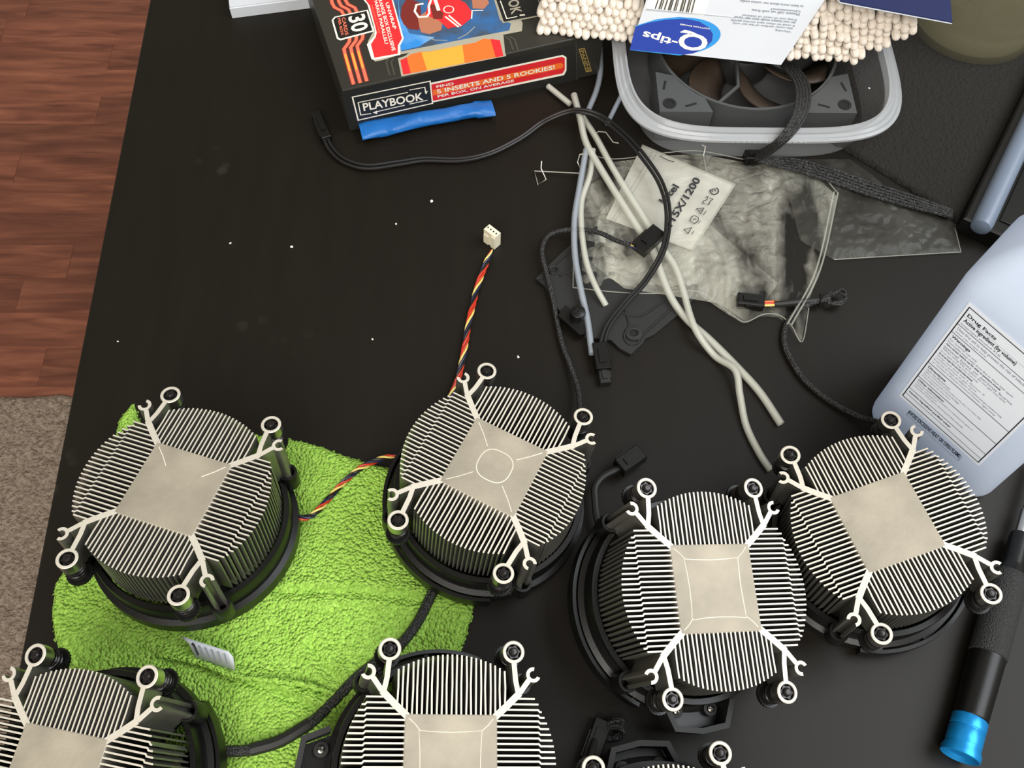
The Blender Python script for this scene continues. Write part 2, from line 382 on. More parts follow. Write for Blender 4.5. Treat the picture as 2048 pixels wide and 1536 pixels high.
# ================================================================== SETTING
FZ = -730
fl = MB(); fl.box(-1900, 1500, -900, 2400, FZ-20, FZ-6)
floor = tag(fl.build('floor', M['wood']), kind='structure')
y = 545.0; row = 0
base_plank = {}
while y < 1560:
    wd = 62.0; x = -1000-random.uniform(0, 300)
    while x < -150:
        L = random.choice([240, 300, 360, 430, 520])
        if L not in base_plank:
            q = MB(); q.cbox(0.05, L-0.05, 0.05, wd-0.05, -6, 0, 0.3); base_plank[L] = q.mesh('plank', M['wood'])
        o = link('plank', base_plank[L], floor); o.matrix_parent_inverse = Matrix(); o.location = Vector((x, y, FZ+random.uniform(-0.4, 0.2)))*S
        x += L
    y += wd; row += 1
q = MB(); q.box(-1900, 1500, -900, 545, -6, 0); 
o = q.build('subfloor', M['rug'], floor); o.location.z = (FZ-1)*S
def rugz(X, Y, D): return FZ+2+np.minimum(D, 8)*1.0+vnoise(X, Y, 14, 3, 2)*6*np.clip(D/5, 0, 1)
rug = sheet('rug', [(-980, -350), (-250, -350), (-250, 590), (-620, 592), (-660, 588), (-980, 592)], rugz, 4, M['rug'], bottom=FZ+1, jitter=1.5)
tag(rug, 'beige shaggy pile rug on the plank floor left of the desk', 'rug')

# desk
dk = empty('desk', (-240, 38, FZ))
def edge_x(yy): return -247.8+(yy-558.1)*(-247.8+234.5)/(558.1-38.8)
q = MB(); y0, y1 = -260, 900
q.cbox(0, 1450, 0, y1-y0, -24, 0, 0.8, Matrix.Translation((0, 0, 0)))
a = math.atan2(edge_x(y1)-edge_x(y0), y1-y0)
Td = Matrix.Translation((edge_x(y0), y0, 0)) @ Matrix.Rotation(-a, 4, 'Z')
q.v = [tuple(Td @ Vector(v)) for v in q.v]
q.build('desktop', M['desk'], dk)
for lx, ly in ((60, 60), (1390, 60), (60, 1090), (1390, 1090)):
    q = MB(); q.cbox(lx-22, lx+22, ly-22, ly+22, FZ, -24.2, 0.1); q.v = [tuple(Td @ Vector(v)) for v in q.v]; q.build('leg', M['desk'], dk)
tag(dk, 'dark black-brown laminate desk carrying the coolers and clutter', 'desk')

# ================================================================== COOLERS
HT = 51.7                                            # local z=0 is the base, HT the metal face
RX, RY, HX, HY, CO = 28.0, 47.4, 36.93, 37.5, 20.25
def thick(poly, wd):
    pts = [Vector((*p, 0)) for p in poly]; L = []; R = []
    for i, p in enumerate(pts):
        a = pts[max(i-1, 0)]; b = pts[min(i+1, len(pts)-1)]; d1 = (p-a).normalized() if i else (b-p).normalized(); d2 = (b-p).normalized() if i < len(pts)-1 else d1
        t = (d1+d2).normalized(); n = Vector((-t.y, t.x, 0)); k = wd/2/max(.5, t.dot(d1)); L.append((p+n*k)[:2]); R.append((p-n*k)[:2])
    return L+R[::-1]
def two(me):      # cut top faces are bright machined metal, duller extruded sides also carry gap shade in their colour
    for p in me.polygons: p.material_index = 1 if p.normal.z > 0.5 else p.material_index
    return me
fin_meshes = []
for sgn in (1, -1):                                  # long-side fins (run along y)
    for i in range(23):
        x = (i-11)*2.16; ys = 19.8 if abs(x) < CO else 20+(abs(x)-CO)*0.88+0.6
        ye = math.sqrt(45.6**2-x*x); b = 0.25*math.sin(i*2.3+sgn)
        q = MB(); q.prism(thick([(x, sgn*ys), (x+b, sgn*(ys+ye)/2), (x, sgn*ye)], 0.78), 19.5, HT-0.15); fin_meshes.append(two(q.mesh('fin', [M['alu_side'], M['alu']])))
for sgn in (1, -1):                                  # short-side fins (run along x, stepped near the tip)
    jx = 36.8 if sgn < 0 else 38.8
    for j in range(24):
        yy = (j-11.5)*2.36; xs_ = 19.8 if abs(yy) < CO else 20+(abs(yy)-CO)*1.12+0.6
        xe = math.sqrt(46.2**2-yy*yy); 
        pl = [(xs_, yy), (xe, yy)] if xe < jx+1 else [(xs_, yy), (jx, yy), (jx+0.8, yy-0.85), (xe, yy-0.85)]
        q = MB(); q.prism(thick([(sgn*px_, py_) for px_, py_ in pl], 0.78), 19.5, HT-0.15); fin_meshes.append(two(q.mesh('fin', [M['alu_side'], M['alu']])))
def arm_mesh(sx, sy):
    q = MB(); f = (30.6, 29.6)
    q.prism(thick([(sx*19.2, sy*19.2), (sx*24, sy*23.4), (sx*f[0], sy*f[1])], 3.0), 19.5, HT)
    q.prism(thick([(sx*f[0], sy*f[1]), (sx*(HX-2.2), sy*(HY-2.4))], 2.3), 21.5, HT-0.02)
    q.prism(thick([(sx*(f[0]-0.6), sy*(f[1]-1)), (sx*(RX+0.7), sy*35), (sx*RX, sy*(RY-3.8))], 2.3), HT-15, HT-0.04)
    # open C-shaped clip column
    a0 = math.atan2(sy*0.55, sx*1.0); g = math.radians(52); n = 18; out = []; inn = []
    for k in range(n+1):
        a = a0+g+(2*PI-2*g)*k/n
        out.append((sx*HX+3.35*math.cos(a), sy*HY+3.35*math.sin(a))); inn.append((sx*HX+1.75*math.cos(a), sy*HY+1.75*math.sin(a)))
    for k in range(n): q.prism([out[k], out[k+1], inn[k+1], inn[k]], 18.5, HT)
    # ring collar
    T = Matrix.Translation((sx*RX, sy*RY, 0)); q.mi = 2
    q.lathe([(3.5, HT-7), (4.9, HT-7), (5.05, HT-6), (5.05, HT-0.3), (4.7, HT), (3.7, HT), (3.45, HT-0.4), (3.5, HT-7)], 32, T)
    return two(q.mesh('arm', [M['alu_side'], M['alu'], M['meta']], True))
CORN = [(-1, 1), (1, 1), (1, -1), (-1, -1)]
arm_meshes = [arm_mesh(*c) for c in CORN]
q = MB(); q.cbox(-CO, CO, -CO, CO, 19.5, HT+0.05, 0.35); core_me = q.mesh('core', M['alu_core'])
# fan shroud: ring with lip, four sockets and feet
q = MB()
q.lathe([(46.2, 7), (46.2, 19), (47, 20.5), (49.6, 20.5), (49.9, 19.5), (49.9, 9), (52.6, 8), (52.6, 0.3), (47, 0.3), (46.2, 7)], 72)
for sx, sy in CORN:
    a = math.atan2(sy*HY, sx*HX); T = Matrix.Translation((sx*HX, sy*HY, 0))
    q.lathe([(0, 16), (3.3, 16), (3.6, 24), (4.9, 24), (5.1, 22), (5.1, 13), (3, 10), (0, 10)], 20, T)
    q.prism(thick([(47.2*math.cos(a)*0.98, 47.2*math.sin(a)*0.98), (sx*HX*0.98, sy*HY*0.98)], 7), 10, 18.5)
shroud_me = q.mesh('fan_shroud', M['blackp'], True)
q = MB()
q.lathe([(0, 16), (18, 16), (19.5, 14.5), (19.5, 3), (0, 3)], 32)
for k in range(7):
    a = 2*PI*k/7; c = []
    for r_, da in ((19, 0), (32, 0.12), (44.5, 0.2)):
        for d_, z_ in ((-0.30, 15), (0.38, 5)): c.append((r_*math.cos(a+da+d_), r_*math.sin(a+da+d_), z_))
    q.add(c+[(x_, y_, z_-1.2) for x_, y_, z_ in c], [(0, 1, 3, 2), (2, 3, 5, 4), (6, 8, 9, 7), (8, 10, 11, 9), (0, 2, 8, 6), (2, 4, 10, 8), (1, 7, 9, 3), (3, 9, 11, 5), (4, 5, 11, 10), (0, 6, 7, 1)])
rotor_me = q.mesh('fan_rotor', M['blackm'])
q = MB(); n = 12                                      # screw: star-shaped recess rim and round driver post
q.prism([((3.3 if k % 2 else 2.5)*math.cos(PI*k/6), (3.3 if k % 2 else 2.5)*math.sin(PI*k/6)) for k in range(12)], -3.2, -1.0)
q.lathe([(0, 0.9), (1.2, 0.8), (1.9, 0.1), (2.1, -1.0), (2.1, -3)], 16)
q.lathe([(2.6, -3), (2.6, -21), (1.6, -22), (0, -22)], 14)
screw_me = q.mesh('screw', M['gunmetal'], True)
q = MB(); hel = [(4.1*math.cos(t), 4.1*math.sin(t), -7.4-8.6*t/(2*PI*4)) for t in np.linspace(0, 2*PI*4, 65)]
q.tube(hel, 0.62, 6); spring_me = q.mesh('spring', M['gunmetal'], True)
q = MB(); pr = []
for k in range(48): pr.append(((6.1 if k % 2 else 5.75)*math.cos(2*PI*k/48), (6.1 if k % 2 else 5.75)*math.sin(2*PI*k/48)))
q.prism(pr, -18.4, -16.6); q.lathe([(5.1, -16.6), (5.1, -15.6), (0, -15.6)], 28); washer_me = q.mesh('washer', M['blackp'])
q = MB()
def flange(a0, a1, r0=53.4, r1=55.6):
    q = MB(); q.lathe([(r0, 0.6), (r1, 0.6), (r1+0.3, 5), (r1, 9), (r0+0.4, 9), (r0, 5), (r0, 0.6)], 40, a0=a0, a1=a1)
    for a in (a0+0.05, (a0+a1)/2, a1-0.05): q.prism(thick([(52*math.cos(a), 52*math.sin(a)), (54*math.cos(a), 54*math.sin(a))], 2), 1, 6)
    return q

def cooler(pose, label, marks=None, bracket=None, skirt=None, lift=0.0, bs=0.0):
    x, y, z, rz, tx, ty = pose
    tv = Vector((tx, ty, 0)); R = Matrix.Rotation(tv.length, 3, tv.normalized()) if tv.length > 1e-6 else Matrix.Identity(3)
    R = R @ Matrix.Rotation(rz, 3, 'Z')
    base = Vector((x, y, z))-R @ Vector((0, 0, HT))
    root = empty('cpu_cooler', base, R.to_euler()); tag(root, label, 'cpu cooler', 'bare aluminium coolers lying fan-down on desk')
    link('core', core_me, root, True)
    for me in arm_meshes: link('arm', me, root, True)
    for me in fin_meshes: link('fin', me, root, True)
    link('fan_shroud', shroud_me, root, True); link('fan_rotor', rotor_me, root, True)
    for k, (sx, sy) in enumerate(CORN):
        s = link('screw', screw_me, root, True); s.location = (sx*RX*S, sy*RY*S, HT*S); s.rotation_euler.z = k*0.7
        link('spring', spring_me, s, True); link('washer', washer_me, s, True)
    if skirt: flange(*skirt).build('fan_flange', M['blackp'], root, True, True)
    if bracket is not None:
        T = Matrix.Rotation(bracket, 4, 'Z') @ Matrix.Translation((-bs, 0, 0))
        b = MB();         pts = [(51, -17.5), (62.5, -13), (64.3, 0), (62.5, 13), (51, 17.5)]
        b.prism(thick(pts, 2.6), 6, 18, T); b.build('cable_bracket', M['blackm'], root, False, True)
        b = MB(); b.prism([(50, -15.5), (61.5, -11.5), (63.2, 0), (61.5, 11.5), (50, 15.5)], 4, 7, T)
        pl = b.build('bracket_plate', M['blackp'], root, False, True)
        for s_ in (-9, 9):
            b = MB(); T2 = T @ Matrix.Translation((54.5, s_, 7)); b.lathe([(3.4, 0), (3.4, 3.4), (2.1, 3.6), (0, 3.6)], 16, T2); b.build('screw_boss', M['blackm'], root, True, True)
            b = MB(); b.lathe([(1.9, 3.6), (1.7, 4.6), (0.9, 5.0), (0, 5.0)], 14, T2)
            sc = b.build('small_screw', M['chrome'], root, True, True)
            b = MB()
            for an in (0, PI/2): b.prism(thick([(-1.3*math.cos(an), -1.3*math.sin(an)), (1.3*math.cos(an), 1.3*math.sin(an))], 0.45), 4.95, 5.1, T2)
            b.build('screw_slot', M['hole'], sc, False, True)
    zt = HT+0.12
    if marks:
        for j, (cl, pl, wd) in enumerate(marks):
            b = MB(); b.tube([(px_, py_, HT) for px_, py_ in pl], wd*0.5, 5, closed=cl)
            b.v = [(vx, vy, min(vz, HT+0.14)) for vx, vy, vz in b.v]
            b.build('residue_mark', M['mark'], root, False, True)
    return root
def circ(r, cx=0, cy=0, p=2.6, n=40):
    o = []
    for k in range(n):
        a = 2*PI*k/n; c, s_ = math.cos(a), math.sin(a); o.append((cx+r*abs(c)**(2/p)*(1 if c > 0 else -1), cy+r*abs(s_)**(2/p)*(1 if s_ > 0 else -1)))
    return o
sq = [(-14, 13.5), (-7, 13.0), (0, 12.8), (7, 13.1), (13.5, 13.6), (13.0, 6), (12.8, 0), (13, -7), (13.2, -14), (6, -13.4), (0, -13.2), (-7, -13.4), (-14, -14.2), (-13.3, -7), (-13.1, 0), (-13.4, 7)]
diag = lambda r0, r1: [(False, [(sx*r0, sy*r0), (sx*(r0+r1)/2+0.4, sy*(r0+r1)/2), (sx*r1, sy*r1)], 0.5) for sx, sy in CORN]
cA = cooler([-150.75, 156.16, 62.0, -0.3145, -0.1334, 0.0231], 'silver finned cooler tilted on the green towel, its tall green-tinted fin side showing', diag(9.5, 18)[0:2], lift=3)
cC = cooler([3.26, 169.27, 56.53, -0.4648, -0.0616, 0.0868], 'silver finned cooler with a pale circle marked on its square face', [(True, circ(8.6), 0.6)]+diag(8, 18), skirt=(3.0, 5.2))
cD = cooler([105.09, 106.22, 62.9, 0.0689, 0.0812, 0.2257], 'silver finned cooler with scratched square outline on its face and cable bracket at its foot', [(True, sq, 0.55)]+diag(13.6, 18.5), bracket=-PI/2, skirt=(2.3, 4.2), bs=3)
cE = cooler([194.69, 140.38, 55.16, 0.3091, 0.0085, -0.0984], 'silver finned cooler with a plain clean face standing against the white bottle', None, skirt=(4.2, 5.5))
cF = cooler([-15.97, 32.03, 59.0, 0.0002, 0.0068, 0.1732], 'silver finned cooler cut off by the bottom edge, right of the green towel', [(True, sq, 0.4)]+diag(13.6, 18.5)[:2], bracket=PI, skirt=(1.2, 2.2))
cB = cooler([-183.8, 27.08, 59.87, -0.1997, 0.019, -0.1724], 'silver finned cooler with cloudy stained face at the desk corner, bottom left', None, skirt=(-0.9, 0.9))
g1, g2 = P(1187, 1536, 56), P(1441.5, 1506, 56); ga = math.atan2((g2-g1).y, (g2-g1).x); gm = (g1+g2)/2
cG = cooler([gm.x+RY*math.sin(ga), gm.y-RY*math.cos(ga), 56, ga, 0, 0.02], 'mostly hidden cooler at the bottom edge, only two screw collars and a bracket showing', None, bracket=PI/2, bs=6.5)

# ---- cooler cables
def cable(root, pts, r, m, name='cable', n=8, k=8, label=None):
    b = MB(); b.tube(spline(pxs(pts), k), r, n); o = b.build(name, m, root, True)
    if label: o['label'] = label
    return o
def twisted(root, pts, r, mats, turns, rr=0.62, name='wire', k=10):
    sp = spline(pxs(pts), k)
    L = [0]
    for a_, b_ in zip(sp, sp[1:]): L.append(L[-1]+(b_-a_).length)
    # resample
    N = int(L[-1]/0.9); pp = []
    for i in range(N+1):
        s_ = L[-1]*i/N; j = max(0, min(len(L)-2, int(np.searchsorted(L, s_))-1)); t = (s_-L[j])/(L[j+1]-L[j]+1e-9); pp.append(sp[j].lerp(sp[j+1], t))
    for mi, m in enumerate(mats):
        out = []
        for i, p in enumerate(pp):
            t = (pp[min(i+1, N)]-pp[max(i-1, 0)]).normalized(); u = Vector((-t.y, t.x, 0)).normalized(); v = t.cross(u)
            an = 2*PI*turns*i/N+2*PI*mi/len(mats); e = min(1, (N-i)/8, (i)/8+0.3)
            out.append(p+(u*math.cos(an)+v*math.sin(an))*r*e)
        b = MB(); b.tube(out, rr, 6); b.build(name, M[m], root, True)
def connector(root, p0, p1, wid, hgt, m, lift=0.3, holes=4, name='connector'):
    """plug body lying between two pixel points at z=lift"""
    a, c = P(*p0, lift+hgt/2), P(*p1, lift+hgt/2); a.z = c.z = lift
    d = c-a; L = d.length; an = math.atan2(d.y, d.x); T = Matrix.Translation(a) @ Matrix.Rotation(an, 4, 'Z')
    b = MB(); b.cbox(0, L, -wid/2, wid/2, 0, hgt, 0.5, T); b.box(L*0.25, L*0.8, -wid*0.22, wid*0.22, hgt-0.2, hgt+0.9, T)
    b.box(L*0.1, L*0.7, wid/2-0.1, wid/2+0.7, 0.6, hgt-0.8, T)
    o = b.build(name, m, root)
    b = MB()
    for k in range(holes):
        yy = (k-(holes-1)/2)*wid/holes*0.9; b.box(L-0.1, L+0.12, yy-0.55, yy+0.55, hgt*0.35, hgt*0.7, T)
    if holes: b.build('pin_holes', M['hole'], o)
    return o
# towel cooler: red/yellow/black/navy twisted lead, ends in the white plug
twisted(cA, [(578, 1032, 12), (600, 1036, 12), (625, 1030, 11), (655, 1000, 9), (690, 962, 8), (725, 934, 7), (765, 917, 6), (800, 910, 6)], 1.1, ['red', 'yellow', 'kwire', 'blue'], 4.5)
twisted(cC, [(890, 835, 9), (903, 792, 5), (915, 762, 4), (926, 715, 3), (936, 655, 2.6), (948, 600, 2.6), (962, 552, 2.6), (984, 500, 4)], 1.25, ['red', 'red', 'yellow', 'blue', 'kwire'], 5.0, 0.68)
# white upright plug
pa = P(988, 497, 1.2); wc = MB()
e1, e2 = P(966, 462, 0), P(990, 497, 0)
T = Matrix.Translation(P(986, 494, 0)) @ Matrix.Rotation(math.radians(-43), 4, 'Z')
wc.cbox(-7.5, 2.2, -0.5, 4.6, 0.3, 13.0, 0.4, T); wc.box(-7.0, -3.2, -1.3, -0.5, 0.3, 8.5, T); wc.box(-1, 2.2, -1.2, -0.4, 0.3, 11.5, T)
wp = wc.build('white_plug', M['whitep'], cC); wp['label'] = 'cream four-pin plug'
b = MB()
for k in range(4): b.box(-6.5+k*2.3, -5.6+k*2.3, 1.5, 2.5, 12.95, 13.1, T)
b.build('pin_holes', M['hole'], wp)
# centre cooler sleeved lead
cable(cC, [(1160, 850, 22), (1159, 812, 12), (1155, 775, 7), (1140, 730, 4), (1122, 680, 3), (1106, 600, 4), (1094, 550, 5), (1084, 505, 5), (1094, 475, 5), (1120, 462, 6), (1160, 459, 8), (1200, 466, 12), (1235, 482, 14.5), (1262, 490, 15)], 1.55, M['sleeve'])
for dz, mm in ((0, 'orange'), (1, 'yellow'), (2, 'blue')):
    cable(cC, [(1258, 487+dz*3, 15), (1284, 493+dz*3, 15)], 0.6, M[mm], 'wire')
connector(cC, (1276, 500), (1318, 462), 10.5, 6, M['blackp'], 11.9, 0)
# bracket cooler lead
cable(cD, [(1205, 1065, 9), (1194, 1035, 9), (1190, 1000, 9), (1190, 975, 9), (1204, 955, 9), (1225, 943, 9), (1243, 935, 9)], 2.0, M['blackm'])
connector(cD, (1238, 937), (1282, 906), 9.5, 8, M['blackp'], 6, 4)
# right cooler lead, bundled
cable(cE, [(1790, 862, 24), (1755, 845, 12), (1715, 832, 4), (1660, 802, 2.5), (1610, 760, 2.5), (1580, 715, 2.5), (1568, 680, 2.5), (1574, 645, 2.5), (1596, 620, 3.5), (1630, 604, 5), (1660, 598, 6)], 1.8, M['sleeve'])
cable(cE, [(1640, 601, 5), (1600, 604, 5), (1562, 608, 5), (1548, 608, 5)], 2.1, M['blackm'])
for j in range(6):
    a_ = j*1.1; cable(cE, [(1640, 600, 5), (1662, 588-j*1.5+4, 6+2*math.sin(a_)), (1684, 578+j*2, 7+2*math.cos(a_)), (1692, 590+j*1.5, 6), (1680, 602+j*1.5, 6), (1655, 606, 5)], 0.8, M['sleeve'], 'cable_loop', 6)
cable(cE, [(1641, 590, 4), (1644, 600, 8), (1640, 612, 4)], 1.0, M['cable'], 'wire_tie')
for j, mm in enumerate(('orange', 'red', 'yellow')): cable(cE, [(1556, 603+j*3.5, 5.5), (1524, 604+j*3.5, 5.5)], 0.75, M[mm], 'wire')
connector(cE, (1527, 606), (1474, 600), 8, 6.5, M['blackp'], 2.6, 1)
# towel / left cooler long sleeved lead
cable(cB, [(300, 1560, 25), (330, 1540, 22), (355, 1523, 20), (378, 1512, 18), (400, 1506, 17)], 1.0, M['orange'], 'wire')
cable(cB, [(304, 1566, 25), (334, 1545, 22), (358, 1528, 20), (380, 1516, 18), (402, 1508, 17)], 0.9, M['yellow'], 'wire')
cable(cB, [(390, 1508, 17), (440, 1503, 13), (500, 1500, 9), (560, 1482, 7), (620, 1447, 6), (670, 1400, 6), (710, 1358, 6), (760, 1318, 6), (800, 1290, 6), (835, 1245, 6), (858, 1200, 6.5), (874, 1165, 8)], 2.7, M['sleeve'])
cable(cB, [(500, 1500, 9), (560, 1482, 7), (620, 1447, 6)], 3.1, M['blackm'], 'heat_shrink')
# bottom cooler plug with bundled sleeve
cable(cG, [(1170, 1560, 20), (1182, 1510, 14), (1190, 1480, 9)], 1.5, M['blackm'], 'cable')
connector(cG, (1176, 1530), (1207, 1440), 8.5, 7, M['blackp'], 1, 0)
for j in range(5):
    cable(cG, [(1200, 1465+j*3, 4), (1222, 1440+j*4, 6+j % 2*2), (1246, 1442+j*5, 6), (1240, 1468+j*2, 4), (1205, 1480, 3)], 1.1, M['sleeve'], 'cable_loop', 6)

# ================================================================== TOWEL
tp = [(266, 806), (283, 850), (330, 868), (430, 866), (510, 870), (562, 876), (600, 882), (640, 893), (700, 915), (780, 937), (850, 1020), (905, 1120), (952, 1190), (945, 1235), (926, 1290), (906, 1340), (880, 1420), (862, 1640), (420, 1640), (190, 1500), (150, 1350), (122, 1312), (108, 1270), (103, 1225), (110, 1168), (150, 1110), (200, 1000), (228, 880), (238, 840)]
TW = [tuple(p[:2]) for p in pxs(tp, 1)]
fl_ = [tuple(p[:2]) for p in pxs([(330, 1318), (400, 1325), (470, 1352), (540, 1368), (610, 1398), (665, 1425)], 3)]
def seg_dist(X, Y, pl):
    D = np.full(X.shape, 1e9); SG = np.zeros(X.shape)
    for (x1, y1), (x2, y2) in zip(pl, pl[1:]):
        dx, dy = x2-x1, y2-y1; t = np.clip(((X-x1)*dx+(Y-y1)*dy)/(dx*dx+dy*dy), 0, 1); d = np.hypot(X-x1-t*dx, Y-y1-t*dy)
        m = d < D; D[m] = d[m]; SG[m] = np.sign(dx*(Y-y1)-dy*(X-x1))[m]
    return D, SG
cr1 = [tuple(p[:2]) for p in pxs([(620, 1290), (650, 1335), (690, 1375)], 3)]
cr2 = [tuple(p[:2]) for p in pxs([(560, 1185), (700, 1185), (840, 1200)], 3)]
def towz(X, Y, D):
    z = 0.4+4.2*(1-np.exp(-D/1.6)); z += vnoise(X, Y, 38, 11, 2)*3.2*np.clip(D/10, 0, 1)
    d, sg = seg_dist(X, Y, fl_); side = np.where(sg > 0, 1.0, -1.0)
    z += 2.6*np.exp(-(d/4.5)**2)*np.where(sg > 0, 1, 0.15); z -= 1.4*np.exp(-((d-2)/2.2)**2)*(sg < 0)
    for c in (cr1, cr2):
        d2, _ = seg_dist(X, Y, c); z -= 1.2*np.exp(-(d2/2.0)**2); z += 0.9*np.exp(-((d2-5)/3)**2)
    loops = vnoise(X, Y, 1.25, 21, 1)*1.0+vnoise(X, Y, 2.6, 5)*0.5
    # flat waffle weave below the hem
    wf = 0.35*np.sin(X*2.2+Y*0.6)*np.sin(Y*2.2-X*0.6)
    below = np.clip((-sg)*1.0, 0, 1)*np.clip(1-d/45, 0, 1)
    z += (loops*(1-below)+wf*below)*np.clip(D/1.5, 0.3, 1)
    for (px_, py_, pz_, rz_, tx_, ty_) in CUSH:      # pressed flat under the coolers
        tv = Vector((tx_, ty_, 0)); Rm = Matrix.Rotation(tv.length, 3, tv.normalized()); nrm = Rm @ Vector((0, 0, 1)); bp0 = Vector((px_, py_, pz_))-nrm*HT
        pz = bp0.z-((X-bp0.x)*nrm.x+(Y-bp0.y)*nrm.y)/nrm.z-0.5; r = np.hypot(X-bp0.x, Y-bp0.y)
        z = np.where(r < 57.5, np.minimum(z, pz), np.where(r < 64, np.minimum(z, pz+(r-57.5)*0.9), z))
    return np.maximum(z, 0.25)
CUSH = [[-150.75, 156.16, 62.0, -0.3145, -0.1334, 0.0231], [3.26, 169.27, 56.53, -0.4648, -0.0616, 0.0868], [-15.97, 32.03, 59.0, 0.0002, 0.0068, 0.1732], [-183.8, 27.08, 59.87, -0.1997, 0.019, -0.1724]]
towel = sheet('towel', TW, towz, 0.7, M['towel'], bottom=0.1, jitter=0.5)
tag(towel, 'lime green terry microfibre towel crumpled under the left coolers', 'towel')
# folded hem
b = MB(); hp = spline(pxs([(330, 1312, 6), (400, 1326, 6.5), (470, 1352, 6.6), (540, 1360, 6.8), (620, 1372, 7), (690, 1398, 5)]), 12)
b.tube([(p.x+0.35*math.sin(i*1.7), p.y+0.35*math.cos(i*1.7), p.z+0.3*math.sin(i*2.1)) for i, p in enumerate(hp)], 1.5, 8); b.build('hem', M['towel'], towel, True)
# care tag, standing up from the hem
b = MB(); t0, t1 = P(392, 1318, 6), P(470, 1341, 6); up_l, up_r = P(359, 1271, 10), P(457, 1303, 14)
k = 8; vs = []
for i in range(k+1):
    f_ = i/k; lo = t0.lerp(t1, f_); hi = up_l.lerp(up_r, f_); mid = lo.lerp(hi, 0.5)+Vector((1.2, 1.2, 3)); vs += [lo, mid, hi]
fs = [(3*i+j, 3*i+3+j, 3*i+4+j, 3*i+1+j) for i in range(k) for j in range(2)]
b.add(vs, fs); tg = b.build('care_tag', M['card'], towel, True); tg['label'] = 'small white woven care tag'
so = tg.modifiers.new('s', 'SOLIDIFY'); so.thickness = 0.0003
for i in range(6):
    f_ = 0.12+i*0.14; lo = t0.lerp(t1, f_); hi = up_l.lerp(up_r, f_); mid = lo.lerp(hi, 0.5)+Vector((1.2, 1.2, 3))
    nn = (CAM-mid).normalized(); stroke([lo.lerp(mid, 0.35), mid, mid.lerp(hi, 0.25)], 0.5 if i else 1.0, M['inkg'] if i else M['ink'], tg, 'print', 0.45, nn)

# ================================================================== TRADING CARD BOX
BH = 38.0
bl, br = P(700, 264, 0), P(1197, 149, 0)
ud = (br-bl).normalized(); vd = Vector((-ud.y, ud.x, 0)); BW = (br-bl).length; BD = 150
Tb = Matrix.Translation(bl) @ Matrix.Rotation(math.atan2(ud.y, ud.x), 4, 'Z')
card_box = empty('card_box', bl); tag(card_box, 'black and red trading card box with football player art', 'box')
b = MB(); b.prism([(0, 0), (BW, 0), (BW, BD), (0, BD)], 0.3, BH, Tb)
bo = b.build('carton', [M['boxk']], card_box)
bv = bo.modifiers.new('b', 'BEVEL'); bv.width = 0.0008; bv.segments = 2
NT = Vector((0, 0, 1)); NF = -vd; pF = bl+NF*0.05
tpx = lambda *pts: [P(u, v, BH+0.05) for u, v in pts]
fpx = lambda *pts: [PL(u, v, pF, NF) for u, v in pts]
def zz(pts, ox, oy, s): return [(ox+x/s, oy+y/s) for x, y in pts]
Z1 = lambda *p: zz(p, 600, 0, 3.2); Z2 = lambda *p: zz(p, 620, 0, 8.533); Z3 = lambda *p: zz(p, 840, 0, 8.533)
top = lambda n_, m_, pts, lift: decal(tpx(*pts), M[m_], card_box, n_, lift, NT)
# dark front panel
decal(fpx(*Z1((262, 590), (1765, 285), (1790, 520), (320, 835))), M['boxk2'], card_box, 'print', 0.05, NF)
# steel-blue art panel with silver frame
top('print', 'psilver', Z1((640, -40), (425, -60), (470, 10), (470, 200), (435, 265), (455, 360), (480, 395), (530, 385), (640, 350), (1420, 200), (1425, 150), (1400, 90), (1330, -60)), 0.08)
top('print', 'pblue', Z1((560, -60), (650, 330), (1340, 195), (1350, 150), (1280, 130), (1225, -60)), 0.14)
top('print', 'pcyan', Z1((625, -60), (645, 325), (760, 300), (860, 240), (700, 215), (640, 100)), 0.18)
# red side panel with lettering
top('print', 'pwhite', Z2((1000, -120), (860, -60), (980, 80), (1110, 520), (1100, 620), (970, 760), (1050, 1010), (1090, 1030), (1540, 940), (1540, 780), (1600, 660), (1400, -60)), 0.20)
top('print', 'pred', Z2((900, -60), (1020, 100), (1140, 560), (1120, 640), (1040, 760), (1100, 990), (1500, 920), (1500, 780), (1570, 660), (1380, -60)), 0.24)
def ttext(s, O, U, V, m, f=tpx, bold=True, lift=0.3): 
    pts = f(O, U, V); return text(s, pts[0], pts[1], pts[2], M[m], card_box, bold=bold, lift=lift)
q2 = lambda x, y: Z2((x, y))[0]
ttext('UNWRAP', q2(1285, 60), q2(1420, 510), q2(1340, 40), 'pwhite')
ttext('ORANGE BOX EXCLUSIVE', q2(1150, -60), q2(1400, 880), q2(1210, -80), 'pwhite')
ttext('SPARKLE PARALLEL!', q2(1075, -60), q2(1280, 760), q2(1130, -70), 'pwhite')
ttext('PARALLELS PER BOX ON AVERAGE', q2(1045, 100), q2(1175, 570), q2(1070, 92), 'psalmon')
